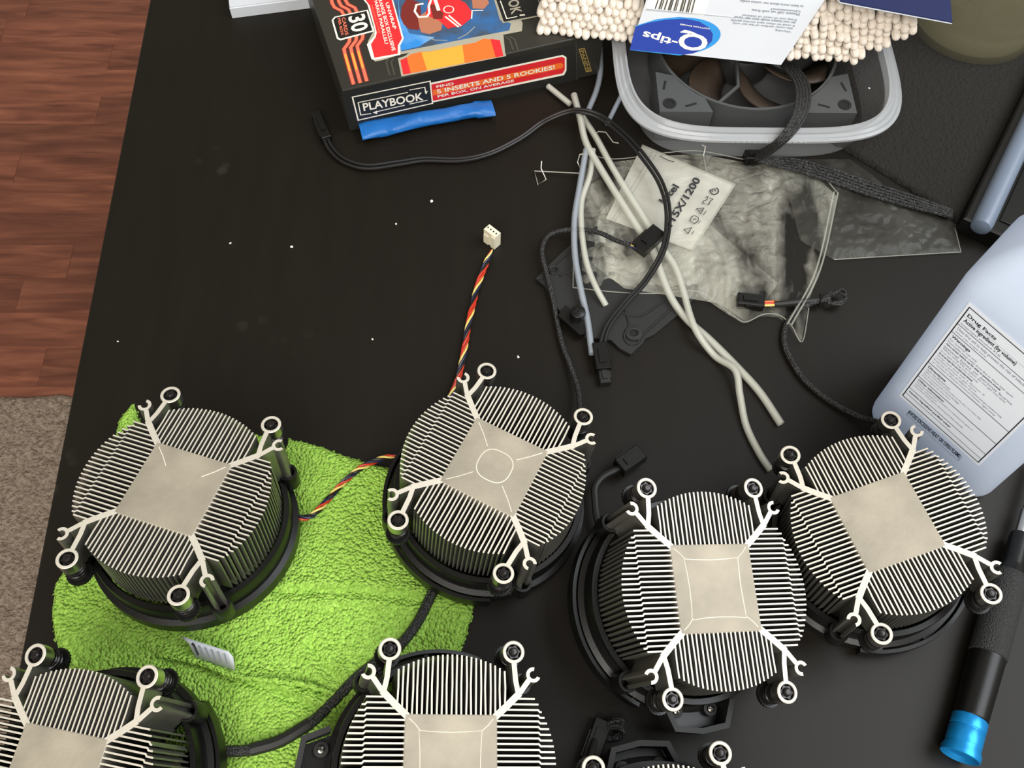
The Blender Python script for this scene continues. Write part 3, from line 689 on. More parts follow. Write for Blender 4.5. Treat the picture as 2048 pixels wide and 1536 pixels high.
# amber panel
top('print', 'psilver', Z2((1500, 1000), (1620, 960), (1700, 900), (2060, 830), (2900, 650), (3300, 600), (3330, 900), (3350, 960), (1560, 1310)), 0.20)
top('print', 'porange', Z2((1540, 1030), (1640, 990), (1720, 930), (1880, 890), (2060, 880), (2820, 730), (2960, 665), (3240, 690), (3300, 960), (1590, 1280)), 0.24)
top('print', 'pyellow', Z2((1900, 895), (2060, 885), (2600, 775), (2640, 1080), (2000, 1205)), 0.28)
top('print', 'pred', Z2((1545, 1035), (1650, 985), (1720, 1255), (1595, 1278)), 0.28)
top('print', 'pred', Z2((3080, 670), (3240, 690), (3300, 955), (3170, 985)), 0.28)
for dx in (0, 85):
    stroke(tpx(*Z2((1340+dx, 1010), (1300+dx, 1060), (1360+dx, 1290))), 1.2, M['pdark'], card_box, 'print', 0.15)
    stroke(tpx(*Z3((1440+dx, 620), (1530+dx, 680), (1590+dx, 860))), 1.2, M['pdark'], card_box, 'print', 0.15)
# orange piping
for dx, dy in ((0, 0), (115, -25), (225, -55)):
    for wd, mm, lf in ((3.4, 'pmaroon', 0.12), (2.1, 'psalmon', 0.2)):
        stroke(tpx(*Z2((680+dx, 640+dy), (670+dx, 720+dy), (580+dx, 840+dy), (600+dx, 930+dy), (745+dx, 1450+dy-5))), wd, M[mm], card_box, 'print', lf)
        stroke(tpx(*Z2((355+dx, -60+dy), (380+dx, 60+dy), (420+dx, 130+dy), (540+dx, 190+dy), (575+dx, 260+dy))), wd, M[mm], card_box, 'print', lf)
    stroke(tpx(*Z2((600+dx, 930+dy), (680+dx, 1220+dy))), 1.3, M['pyellow'], card_box, 'print', 0.26)
# count badge
top('print', 'pwhite', Z2((370, 350), (420, 290), (990, 170), (1100, 540), (520, 695), (460, 670)), 0.26)
top('print', 'pblack', Z2((400, 350), (440, 305), (965, 192), (1065, 525), (525, 665), (485, 645)), 0.30)
ttext('30', q2(645, 300), q2(720, 570), q2(930, 230), 'pwhite', lift=0.36)
ttext('CARDS', q2(540, 310), q2(600, 610), q2(600, 295), 'psalmon', lift=0.36)
ttext('PER BOX', q2(470, 325), q2(535, 620), q2(515, 310), 'psalmon', lift=0.36)
# player art (flat print): helmet, face guard, jersey, arms
top('print', 'pmaroon', Z2((1660, -40), (1570, 120), (1545, 300), (1600, 420), (1700, 500), (1860, 520), (1900, 300), (1880, 60)), 0.30)
top('print', 'pskin', Z2((1840, 300), (1870, 480), (1900, 560), (2040, 590), (2240, 520), (2280, 300), (2160, 80)), 0.31)
top('print', 'pred', Z3((100, 260), (330, 360), (480, 500), (560, 470), (700, 460), (860, 330), (880, 200), (780, 60), (560, -60), (160, -60)), 0.34)
top('print', 'pmaroon', Z3((170, 90), (230, 80), (400, 230), (380, 330), (230, 330)), 0.37)
stroke(tpx(*Z3((190, 10), (150, 110), (160, 230), (120, 290), (-20, 300), (-90, 200), (-60, 90), (60, 70))), 1.5, M['pwhite'], card_box, 'print', 0.40)
stroke(tpx(*Z3((250, -30), (320, 190))), 2.4, M['pwhite'], card_box, 'print', 0.42)
stroke(tpx(*Z3((430, 290), (660, 470))), 1.2, M['pwhite'], card_box, 'print', 0.42); stroke(tpx(*Z3((490, 270), (700, 450))), 1.2, M['pwhite'], card_box, 'print', 0.42)
stroke(tpx(*Z3(*[(490+85*math.cos(a_), 170+60*math.sin(a_)) for a_ in np.linspace(0, 2*PI, 18)[:-1]])), 0.7, M['pwhite'], card_box, 'print', 0.42, closed=True)
stroke(tpx(*Z3((880, 330), (890, 190), (1080, 185))), 0.8, M['pwhite'], card_box, 'print', 0.42)
top('print', 'pskin', Z3((880, -60), (900, 150), (1090, 160), (1180, 60), (1130, -60)), 0.30)
stroke(tpx(*Z3((120, 640), (250, 690), (470, 695))), 0.6, M['psilver'], card_box, 'print', 0.3); stroke(tpx(*Z3((640, 670), (800, 590), (940, 460))), 0.6, M['psilver'], card_box, 'print', 0.3)
# partial title top right
top('print', 'psilver', Z3((1290, 90), (1410, 400), (1880, 320), (2100, 270), (2000, -80), (1240, -80)), 0.30)
top('print', 'pblack', Z3((1330, 90), (1430, 380), (2080, 255), (1990, -80), (1270, -80)), 0.33)
q3 = lambda x, y: Z3((x, y))[0]
ttext('PLAYBOOK', q3(1330, -520), q3(1560, 260), q3(1510, -560), 'psilver', lift=0.4)
stroke(tpx(*Z3((1370, 20), (1480, 325), (1660, 290))), 0.7, M['pwhite'], card_box, 'print', 0.4)
stroke(tpx(*Z3((1700, 270), (1790, 260))), 1.2, M['pwhite'], card_box, 'print', 0.4)
# front face print
f1 = lambda x, y: Z1((x, y))[0]
fd = lambda m_, pts, lf: decal(fpx(*Z1(*pts)), M[m_], card_box, 'print', lf, NF)
fd('pwhite', ((832, 530), (1680, 350), (1705, 365), (1705, 450), (1690, 480), (848, 655)), 0.15)
fd('pred', ((840, 540), (1675, 362), (1694, 372), (1694, 445), (1680, 468), (850, 645)), 0.2)
fd('porange', ((850, 575), (1670, 400), (1685, 410), (1680, 435), (850, 610)), 0.24)
stroke(fpx(*Z1((335, 620), (832, 518), (848, 660), (372, 768))), 0.9, M['pwhite'], card_box, 'print', 0.2, NF, True)
stroke(fpx(*Z1((455, 725), (388, 735), (372, 655), (690, 590))), 0.7, M['pwhite'], card_box, 'print', 0.2, NF)
stroke(fpx(*Z1((700, 575), (798, 557), (806, 600))), 0.7, M['pwhite'], card_box, 'print', 0.2, NF)
stroke(fpx(*Z1((815, 640), (700, 665))), 0.7, M['pwhite'], card_box, 'print', 0.2, NF); stroke(fpx(*Z1((670, 672), (470, 718))), 0.7, M['pwhite'], card_box, 'print', 0.2, NF)
fd('pwhite', ((465, 720), (492, 706), (494, 728)), 0.25); fd('pwhite', ((796, 585), (818, 580), (808, 600)), 0.25)
def ft(s, O, U, V, m): ttext(s, f1(*O), f1(*U), f1(*V), m, fpx)
ft('PLAYBOOK', (408, 710), (790, 638), (398, 660), 'pwhite')
ft('FIND', (874, 562), (985, 540), (870, 546), 'pwhite')
ft('5 INSERTS AND 5 ROOKIES!', (878, 598), (1630, 440), (872, 572), 'pwhite')
ft('PER BOX, ON AVERAGE', (882, 626), (1370, 524), (878, 608), 'pwhite')
fd('pgold', ((1782, 312), (1822, 306), (1868, 455), (1830, 462)), 0.15)
fd('pblack', ((1790, 318), (1818, 313), (1860, 448), (1834, 453)), 0.2)
ttext('PANINI', f1(1792, 325), f1(1836, 450), f1(1814, 318), 'pgold', fpx, lift=0.26)
stroke(fpx(*Z1((1765, 270), (1775, 520))), 0.5, M['pdark'], card_box, 'print', 0.2, NF)

# white carton at the top left
a1, a2 = P(465, 37, 0), P(640, 18, 0); u1 = (a2-a1).normalized(); Tw = Matrix.Translation(a1) @ Matrix.Rotation(math.atan2(u1.y, u1.x)+0.03, 4, 'Z')
b = MB(); b.cbox(0, 60, 0, 90, 0.2, 9, 0.5, Tw); wb = empty('paper_box', a1); b.build('carton', M['card'], wb)
b = MB(); b.box(0.4, 59.6, 0.6, 89, 9.1, 9.6, Tw); b.build('lid_flap', M['card'], wb); tag(wb, 'plain white paperboard box cut off by the top edge, left of the card box', 'box')

# blue polythene strip
b = MB(); L_, R_ = P(722, 268, 3), P(986, 218, 3); ax = (R_-L_); Ls = ax.length; ax.normalize(); nx_ = Vector((-ax.y, ax.x, 0)); vs = []; n_ = 40; m_ = 14
for i in range(n_+1):
    t = i/n_; w_ = 6.3+0.8*math.sin(t*5+1)+(1.2 if t > 0.85 else 0); cen = L_+ax*Ls*t+nx_*(1.2*math.sin(t*3.3))
    for j in range(m_):
        a_ = 2*PI*j/m_; h = 4.0*(1+0.12*math.sin(9*t+2*a_)+0.1*math.sin(23*t+3*a_)); e = min(1, 0.55+4*min(t, 1-t))
        vs.append(Vector((cen.x, cen.y, 0))+nx_*w_*math.cos(a_)*(1+0.05*math.sin(17*t+a_))+Vector((0, 0, 4.6+h*math.sin(a_)*e)))
fs = [(i*m_+j, i*m_+(j+1) % m_, (i+1)*m_+(j+1) % m_, (i+1)*m_+j) for i in range(n_) for j in range(m_)]+[tuple(range(m_)), tuple(n_*m_+j for j in range(m_))]
b.add(vs, fs); o = b.build('plastic_roll', M['bluebag'], None, True); tag(o, 'glossy blue plastic strip folded flat in front of the card box', 'plastic strip')

# ================================================================== CONTAINER WITH FAN
CX, CY, AX, AY = 179.5, 493.0, 95.5, 92.0
def sup(ax, ay, z, n=96, p=4.2, cx=CX, cy=CY):
    o = []
    for k in range(n):
        a_ = 2*PI*k/n; c, s_ = math.cos(a_), math.sin(a_)
        o.append(Vector((cx+ax*abs(c)**(2/p)*(1 if c >= 0 else -1), cy+ay*abs(s_)**(2/p)*(1 if s_ >= 0 else -1), z)))
    return o
def loft(rings, closed_bottom=True):
    b = MB(); n = len(rings[0]); vs = [v for r in rings for v in r]; fs = []
    for i in range(len(rings)-1): fs += [(i*n+k, i*n+(k+1) % n, (i+1)*n+(k+1) % n, (i+1)*n+k) for k in range(n)]
    if closed_bottom: fs.append(tuple(range(n-1, -1, -1)))
    b.add(vs, fs); return b
tub = empty('food_container', (CX, CY, 0)); tag(tub, 'clear plastic food container holding a computer fan, under the swab pack', 'container')
loft([sup(AX-19, AY-16, 0.4), sup(AX-16, AY-13, 1.2), sup(AX-14.5, AY-11.5, 6), sup(AX-9, AY-9, 25), sup(AX-8.4, AY-8.4, 28)]).build('tub_body', M['tub'], tub, True)
lp = [(-8.6, 27.5), (-4, 28), (0, 29), (0.3, 31), (-1.2, 32.2), (-2.5, 31.6), (-4, 33.0), (-5.4, 32.4), (-7, 34.6), (-8.4, 34.2), (-9.6, 28.6)]
loft([sup(AX+d, AY+d, z) for d, z in lp], False).build('rim', M['tubrim'], tub, True)
b = MB()
for k in range(13):
    x_ = CX-22+k*3.7; b.tube([(x_-1.2, CY-AY-0.5, 30), (x_-1.2, CY-AY+3.5, 31.4), (x_+1.2, CY-AY+3.5, 31.4), (x_+1.2, CY-AY-0.5, 30)], 0.45, 6)
b.tube([(CX-38, CY-AY+1.4, 32), (CX+38, CY-AY+1.4, 32)], 0.5, 6)
b.build('grip_ribs', M['tubrim'], tub, True)
# fan
FX, FY, FH = 177.0, 493.0, 60.0
fan = empty('computer_fan', (FX, FY, 2)); tag(fan, 'grey framed computer fan with brown blades inside the food container', 'fan')
for sx, sy in CORN:
    b = MB(); T = Matrix.Translation((FX, FY, 0)); o_ = FH+5
    pts = [(sx*o_, sy*o_), (sx*o_, sy*30), (sx*54, sy*33), (sx*45, sy*44), (sx*34, sy*53), (sx*30, sy*o_)]
    b.prism(pts, 2, 28, T); fr = b.build('frame_corner', M['fangrey'], fan)
    b = MB(); T = Matrix.Translation((FX+sx*58, FY+sy*58, 28)); b.lathe([(0, 0.1), (2.6, 0.1)], 20, T); b.lathe([(2.6, 0), (2.6, 0.5), (4.4, 0.5), (4.4, 0)], 20, T)
    b.build('mount_grommet', M['hole'], fr)
    for px_, py_, an in ((60, 42, PI/2-0.25), (44, 59, 0.35)):
        b = MB(); T = Matrix.Translation((FX+sx*px_, FY+sy*py_, 28)); b.prism(thick([(-4*math.cos(an)*1, -4*math.sin(an)*sx*sy), (4*math.cos(an), 4*math.sin(an)*sx*sy)], 1.6), 0, 0.15, T); b.build('slot', M['hole'], fr)
b = MB(); b.lathe([(61, 2), (61, 28), (63, 28), (63.5, 2), (61, 2)], 64, Matrix.Translation((FX, FY, 0))); b.build('duct_ring', M['fangrey'], fan, True)
b = MB(); b.lathe([(0, 25), (19, 25), (20.5, 23), (20.5, 6), (0, 6)], 32, Matrix.Translation((FX, FY, 0))); b.build('hub', M['blackm'], fan, True)
q = MB(); nn_ = 8; vs = []
for i in range(nn_+1):
    t = i/nn_; r_ = 20+39.5*t; c0 = 0.45*t*t; w_ = 0.30+0.05*t
    for d_, z_ in ((-w_, 22), (0, 15.5), (w_, 7)): vs.append((r_*math.cos(c0+d_), r_*math.sin(c0+d_), z_+1.5*t))
fs = [(3*i+j, 3*i+3+j, 3*i+4+j, 3*i+1+j) for i in range(nn_) for j in range(2)]
q.add(vs, fs); bm_ = q.mesh('blade', M['brown'], True)
for k in range(7):
    o = link('blade', bm_, fan, True); o.location = (0, 0, -2*S); o.rotation_euler.z = 2*PI*k/7+0.25; s_ = o.modifiers.new('s', 'SOLIDIFY'); s_.thickness = 0.0015
# cage struts over the rotor
b = MB()
for a_ in (-0.95, -2.0): b.tube([(FX+20*math.cos(a_), FY+20*math.sin(a_), 26.3), (FX+42*math.cos(a_+0.18), FY+42*math.sin(a_+0.18), 26.3), (FX+62*math.cos(a_), FY+62*math.sin(a_), 26.3)], 1.3, 6)
b.build('strut', M['fangrey'], fan, True)
# flat bundle of sleeved leads
for j in range(5):
    d_ = (j-2)*7.0
    cable(fan, [(1575+d_, 128, 28), (1602+d_*0.9, 165, 34), (1606+d_*0.9, 205, 42), (1592+d_*0.8, 245, 42), (1562+d_*0.7, 285-abs(d_)*.2, 34), (1525+d_*0.4, 308+d_*0.35, 15), (1503, 314+d_*0.5, 6)], 1.15, M['sleeve'], 'cable', 7)
    cable(fan, [(1505, 314+d_*0.4, 6), (1540, 322+d_*0.5, 6), (1600, 332+d_*0.8, 4), (1665, 352+d_*0.9, 4), (1740, 378+d_*0.9, 4), (1820, 402+d_*0.8, 4.5), (1905, 428+d_*0.5, 4.5)], 1.1, M['sleeve'], 'cable', 7)
connector(fan, (1516, 314), (1489, 314), 8, 7, M['blackp'], 3, 0)

# ================================================================== SWAB PACK
pk = empty('swab_pack', P(1410, 110, 36)); tag(pk, 'white and blue paper sleeve around a pack of cotton swabs on the container', 'swab pack')
fl0, fr0 = P(1072, 68, 38.5), P(1722, 132, 38.5); su = (fr0-fl0); SW = su.length; su.normalize(); sv = Vector((-su.y, su.x, 0))
q = MB(); q.mi = 0
q.tube([(0, 0.3, 0), (0, 1.0, 0), (0, 2.6, 0), (0, 6, 0), (0, 11, 0), (0, 17, 0)], [0.9, 1.9, 2.65, 2.95, 2.5, 1.25], 8)
q.tube([(0, 56, 0), (0, 60, 0), (0, 64, 0), (0, 68.5, 0), (0, 70.5, 0), (0, 71.6, 0)], [1.25, 2.0, 2.7, 2.75, 2.1, 0.9], 8)
q.mi = 1; q.tube([(0, 14, 0), (0, 58, 0)], 1.2, 6, False)
swab_me = q.mesh('cotton_swab', [M['cotton'], M['stick']], True)
nS = 0
def swab(s, t, zz_, side, da=0.0, db=0.0):
    global nS
    p = fl0+su*s+sv*t; o = bpy.data.objects.new('cotton_swab', swab_me); C.objects.link(o)
    o.location = Vector((p.x, p.y, zz_))*S; o.rotation_euler = (db, 0, math.atan2(su.y, su.x)+da)
    tag(o, 'white cotton swab packed %s of the paper sleeve, tip facing out' % side, 'cotton swab', 'cotton swabs %s of the sleeve' % side); nS += 1
for r_ in range(5):
    for c_ in range(13):
        s = 2+c_*5.15+(2.5 if r_ % 2 else 0)+random.uniform(-.7, .7)
        swab(s, r_*2.7+random.uniform(-1.6, 1.6), 39.8+r_*4.1+random.uniform(-.7, .7), 'left', random.uniform(-0.09, 0.09), random.uniform(-0.02, 0.05))
for c_ in range(12): swab(3+c_*5.2, 19+random.uniform(-5, 5), 39.5+5*4.1+random.uniform(0, 1.5), 'left', random.uniform(-0.3, 0.3), 0.03)
for r_ in range(9):
    for c_ in range(14 if r_ < 7 else 13):
        s = SW-52+c_*5.2+(2.5 if r_ % 2 else 0)+r_*1.5+random.uniform(-.8, .8)
        if r_ < 4 and s > SW-1+r_*5: continue
        swab(s, r_*2.0+random.uniform(-2.0, 2.0), 40+r_*4.1+random.uniform(-.8, .8), 'right', random.uniform(-0.1, 0.1), random.uniform(-0.02, 0.05))
# inner fill behind the sleeve: paperboard tray
b = MB(); T = Matrix.Translation(fl0) @ Matrix.Rotation(math.atan2(su.y, su.x), 4, 'Z')
b.box(70, SW-54, 6, 74, -1.5, 24, T); b.box(4, SW-8, 8, 80, -2.6, -1.9, T); b.build('tray', M['card'], pk)
# sleeve face: a leaning card
sA, sB = P(1260, 98, 40), P(1562, 130, 40); sC, sD = P(1640, 8, 72), P(1296, -22, 72)
un = (sB-sA).cross(sD-sA).normalized()
sC = PL(1650, 0, sA, un); sD = PL(1300, -22, sA, un); sC = PL(1655, -8, sA, un)
b = MB(); e = un*0.6; b.add([sA, sB, sC, sD, sA-e, sB-e, sC-e, sD-e], [(0, 1, 2, 3), (7, 6, 5, 4), (0, 4, 5, 1), (1, 5, 6, 2), (2, 6, 7, 3), (3, 7, 4, 0)])
back = (sv*60); b.add([sD, sC, sC+back, sD+back, sD-e, sC-e, sC+back-e, sD+back-e], [(0, 1, 2, 3), (7, 6, 5, 4), (0, 4, 5, 1), (1, 5, 6, 2), (2, 6, 7, 3), (3, 7, 4, 0)])
b.build('sleeve', M['card'], pk)
sp_ = lambda *pts: [PL(u, v, sA, un) for u, v in zz(pts, 1250, 0, 5.12)]
qd = lambda m_, pts, lf, nm='print': decal(sp_(*pts), M[m_], pk, nm, lf, un)
el = [(560+420*math.cos(a_)-0.0, 370+190*math.sin(a_)-20*math.cos(a_)) for a_ in np.linspace(-PI*0.62, PI*0.56, 22)]
qd('qcyan', [(110, 262)]+[(330, 195), (560, 172)]+[(x, y) for x, y in el if x > 560]+[(560, 568), (50, 512)], 0.15)
qd('qblue', [(105, 275), (240, 232), (420, 200), (620, 190), (760, 220), (860, 280), (900, 350), (890, 420), (820, 490), (700, 545), (600, 560), (50, 508)], 0.2)
def qt(s, O, U, V, m='pwhite', bold=True, slant=0.0):
    p = sp_(O, U, V); return text(s, p[0], p[1], p[2], M[m], pk, bold=bold, lift=0.28, slant=slant)
qt('Q', (860, 325), (560, 300), (835, 530)); 
qt('-tips', (560, 385), (205, 290), (520, 480))
qt('COTTON SWABS', (870, 288), (565, 240), (866, 302))
# barcode and small print
qd('pwhite', [(205, 95), (810, 158), (880, -40), (250, -40)], 0.15, 'barcode_panel')
x_ = 275
for wd in (16, 26, 14, 22, 30, 14, 24, 12, 30, 18, 26, 14, 20):
    x_ += wd+10
    if x_ > 740: break
    yb = 85+(x_-205)*0.104; qd('ink' if wd < 20 else 'pdark', [(x_, yb), (x_+wd*0.75, yb+2), (x_+wd*0.75+45, -40), (x_+45, -40)], 0.25, 'barcode_bar')
for i, (x0, x1, yy, s) in enumerate([(1830, 1180, 75, 'to learn more about our cotton swabs'), (1800, 1490, 125, 'Questions?'), (1790, 1300, 155, 'Please call us toll free'), (1760, 1200, 210, 'Keep out of reach of children'), (1750, 1120, 240, 'do not insert swab into ear canal'), (1740, 1080, 270, 'if used to clean ears stroke gently'), (1720, 1100, 297, 'the outer surface of the ear only'), (1700, 1540, 330, 'Warning')]):
    qt(s, (x0, yy-20), (x1, yy-20-(x0-x1)*0.09), (x0-3, yy+4), 'inkg')
# navy card lying on the pack
b = MB(); cz = 81; pts = pxs([(1682, 2, cz), (1905, 44, cz), (1898, -30, cz), (1880, -120, cz), (1600, -120, cz)]); 
b.prism([(p.x, p.y) for p in pts], cz-0.8, cz); b.mi = 1; b.prism([(p.x+(p.x-pts[2].x)*0.008, p.y-0.7) for p in pts], cz-1.1, cz-0.85)
o = b.build('blue_card', [M['pnavy'], M['card']]); tag(o, 'navy blue card with a white edge lying on top of the swab pack', 'card')

# glass jar
jx, jy = 357, 545
b = MB(); b.lathe([(0, 1.6), (36, 1.4), (40, 0.4), (46.5, 1.2), (48.5, 5), (48.6, 12), (46.5, 20), (45, 24), (44.5, 60), (43, 62), (42.5, 60), (43, 26), (44, 18), (45.5, 10), (43.5, 6), (36, 4.5), (0, 4.2)], 72, Matrix.Translation((jx, jy, 0)))
o = b.build('glass_jar', M['glass'], None, True); tag(o, 'smoky glass jar base at the top right corner of the desk', 'jar')

# foam pad
def foamz(X, Y, D): return 3.2*np.clip(D/0.8, 0.15, 1)+vnoise(X, Y, 2.2, 31)*0.5
fp = [tuple(p[:2]) for p in pxs([(1600, 255), (1690, 300), (1800, 368), (1905, 434), (1915, 448), (2120, 60), (2100, -60), (1640, 110)], 1)]
o = sheet('foam_pad', fp, foamz, 1.6, M['foam'], bottom=0.1, jitter=0.25); tag(o, 'charcoal foam pad between the food container and the dark case', 'foam pad')

# dark slab / case at the right, behind the bottle
sl = empty('dark_case', P(1905, 458, 0)); tag(sl, 'black flat case with a blue-grey rounded rail, behind the white bottle', 'case')
a1, a2 = P(1908, 462, 0), P(2052, 165, 0); dd = (a2-a1).normalized(); T = Matrix.Translation(a1) @ Matrix.Rotation(math.atan2(dd.y, dd.x), 4, 'Z')
b = MB(); b.cbox(0, 260, -110, 0, 0.3, 14, 1.2, T); b.build('shell', M['blackp'], sl)
b = MB(); b.tube([tuple(T @ Vector((x_, -11.5, 13.5))) for x_ in (-3, -1, 3, 255)], [3, 6, 6.8, 6.8], 24); b.build('rail', M['greyedge'], sl, True)
b = MB(); b.cbox(10, 255, -106, -20, 14, 15.2, 0.3, T); b.build('screen', M['blackp'], sl)

# ================================================================== BOTTLE (stands upright, leans back a little)
upv = -(RC @ Vector((-0.003, -0.576, -1))).normalized()
bo_p = Vector((223, 216, 0)); bu = Vector((48, -49, 0)).normalized(); bd_ = Vector((-bu.y, bu.x, 0))
bottle = empty('rubbing_alcohol_bottle', (258, 215, 0)); tag(bottle, 'white plastic rubbing alcohol bottle standing behind the right cooler, drug facts label', 'bottle')
def brect(sc, h, cen=(31, 31), W=39, Dp=31, r=11):
    o = []
    for cx_, cy_, a0 in ((1, 1, 0), (-1, 1, PI/2), (-1, -1, PI), (1, -1, 1.5*PI)):
        for k in range(9):
            a_ = a0+k*PI/16; u_ = cen[0]+sc*(cx_*(W-r)+r*math.cos(a_)); v_ = cen[1]+sc*(cy_*(Dp-r)+r*math.sin(a_))
            p = bo_p+bu*u_+bd_*v_+upv*h; p.z = max(p.z, 0.2); o.append(p)
    return o
bz = [(0.93, 0), (0.985, 3), (1, 7), (1, 128), (0.985, 133), (0.93, 139), (0.8, 150), (0.6, 162), (0.42, 170), (0.36, 174), (0.36, 184)]
loft([brect(s_, h) for s_, h in bz]).build('bottle_body', M['bottle'], bottle, True)
cc = bo_p+bu*31+bd_*31+upv*178; b = MB(); b.lathe([(0, 26), (13, 26), (14, 25), (14, 2), (13.5, 0), (0, 0)], 40, Matrix.Translation(cc) @ upv.to_track_quat('Z', 'Y').to_matrix().to_4x4()); b.build('cap', M['card'], bottle, True)
pn = bu.cross(upv).normalized(); pB = bo_p+pn*0.15
bp_ = lambda u, v: PL(u, v, pB, pn)
def LB(fx, fy):        # fraction across / down the drug-facts box
    TL, TR, BL, BR = lb; return TL.lerp(TR, fx).lerp(BL.lerp(BR, fx), fy)
lb = (bp_(1939.5, 614), bp_(2119, 767), bp_(1806, 790), bp_(1957, 924))
bigl = [bp_(1936, 598), bp_(2140, 770), bp_(1962, 946), bp_(1960, 948), bp_(1936, 928), bp_(1792, 797)]
lab = decal([lb[0]+(lb[0]-lb[3])*0.03, lb[1]+(lb[1]-lb[2])*0.03, lb[3]+(lb[3]-lb[0])*0.03, lb[2]+(lb[2]-lb[1])*0.03], M['label'], bottle, 'label', 0.15, pn)
stroke([LB(0, 0), LB(1, 0), LB(1, 1), LB(0, 1)], 0.55, M['ink'], lab, 'frame_line', 0.3, pn, True)
rows = [('Drug Facts', 0.04, 0.075, 0.36, 'ink'), ('Active ingredient (by volume)', 0.085, 0.125, 0.66, 'ink'), ('Isopropyl alcohol 91%', 0.13, 0.15, 0.5, 'inkg'),
 ('Uses first aid to help prevent the risk of infection in', 0.175, 0.205, 0.95, 'inkg'), ('minor cuts scrapes burns', 0.21, 0.228, 0.4, 'inkg'), ('Warnings', 0.255, 0.285, 0.24, 'ink'),
 ('For external use only', 0.29, 0.31, 0.36, 'inkg'), ('Flammable keep away from fire or flame heat spark', 0.315, 0.336, 0.86, 'inkg'), ('Ask a doctor before use for deep or puncture wounds', 0.34, 0.36, 0.72, 'ink'),
 ('animal bites or serious burns', 0.366, 0.386, 0.9, 'inkg'), ('When using this product do not get into eyes', 0.392, 0.412, 0.84, 'inkg'), ('do not apply over large areas of the body', 0.418, 0.436, 0.5, 'inkg'),
 ('do not use longer than one week unless directed', 0.442, 0.462, 0.45, 'ink'), ('Stop use and ask a doctor if', 0.468, 0.486, 0.64, 'inkg'), ('condition persists or gets worse', 0.492, 0.51, 0.55, 'inkg'),
 ('Keep out of reach of children. If swallowed get medical help', 0.516, 0.536, 0.92, 'inkg'), ('or contact a Poison Control Center right away', 0.542, 0.562, 0.86, 'inkg'), ('Directions', 0.60, 0.622, 0.24, 'ink'),
 ('clean the affected area', 0.63, 0.648, 0.33, 'inkg'), ('apply a small amount of this product on the area 1 to 3 times daily', 0.656, 0.674, 0.78, 'inkg'), ('may be covered with a sterile bandage', 0.682, 0.70, 0.5, 'inkg'),
 ('if bandaged let dry first', 0.708, 0.724, 0.4, 'inkg'), ('Other information', 0.76, 0.78, 0.36, 'ink'), ('does not contain nor is intended as a substitute for grain or', 0.788, 0.806, 0.8, 'inkg'), ('ethyl alcohol', 0.812, 0.828, 0.3, 'inkg'),
 ('will produce serious gastric disturbances if taken internally', 0.834, 0.852, 0.7, 'inkg'), ('Inactive ingredient purified water', 0.91, 0.935, 0.6, 'ink')]
for s, f0, f1_, wx, mm in rows:
    wx *= 0.9; text(s, LB(0.03, f1_), LB(0.03+wx, f1_), LB(0.03, f0), M[mm], lab, bold=(mm == 'ink'), lift=0.3)
for f_, wd in ((0.16, 0.35), (0.24, 0.35), (0.58, 0.4), (0.745, 0.4), (0.89, 0.35), (0.955, 0.3), (0.08, 0.12)):
    stroke([LB(0, f_), LB(1, f_)], wd, M['ink'] if wd > 0.2 else M['inkg'], lab, 'rule_line', 0.3, pn)
w0, w1, w2 = bp_(1816, 826), bp_(1918, 916), bp_(1820, 819)
text('AVOID EXCESSIVE HEAT OR OPEN FLAME', w0, w1, w2, M['ink'], bottle, lift=0.3)
stroke([bp_(1814, 829), bp_(1917, 921), bp_(1924, 912), bp_(1820, 820)], 0.2, M['ink'], bottle, 'frame_line', 0.25, pn, True)

# ================================================================== SCREWDRIVER
d0 = P(1921, 1508, 9.5); d1 = P(2047, 1052, 9.5); dax = (d1-d0).normalized(); Ld = (d1-d0).length
T = Matrix.Translation(d0) @ dax.to_track_quat('Z', 'Y').to_matrix().to_4x4()
drv = empty('screwdriver', (d0.x, d0.y, 0)); tag(drv, 'black precision screwdriver with bright blue end cap at the right edge', 'screwdriver')
b = MB(); b.lathe([(0, 1.2), (6.2, 0.8), (8.6, -1.5), (9.2, -1.2), (9.3, 1.5), (8.2, 4.0), (8.4, 5), (8.4, 12), (8.1, 12.4), (8.1, 12.9), (8.4, 13.2), (8.4, 18), (8, 18.5)], 40, T); b.build('end_cap', M['cap'], drv, True)
b = MB(); b.lathe([(7.6, 18), (7.8, 18.6), (8.2, 19), (8.7, 48), (8.8, 52), (8.3, 52.4)], 40, T); b.build('handle', M['blackp'], drv, True)
b = MB(); b.lathe([(8.6, 52), (9.2, 52.5), (9.2, 96), (8.7, 99), (7.8, 100)], 40, T); b.build('grip', M['grip'], drv, True)
b = MB(); b.lathe([(7.8, 100), (6.4, 104), (5.8, 106), (5.6, 121), (5.0, 124), (3.4, 125), (0, 125)], 32, T); b.build('collar', M['blackp'], drv, True)
b = MB(); b.lathe([(3.3, 124), (3.3, 139), (2.6, 140), (2.6, 175), (0, 176)], 24, T); b.build('shaft', M['meta'], drv, True)

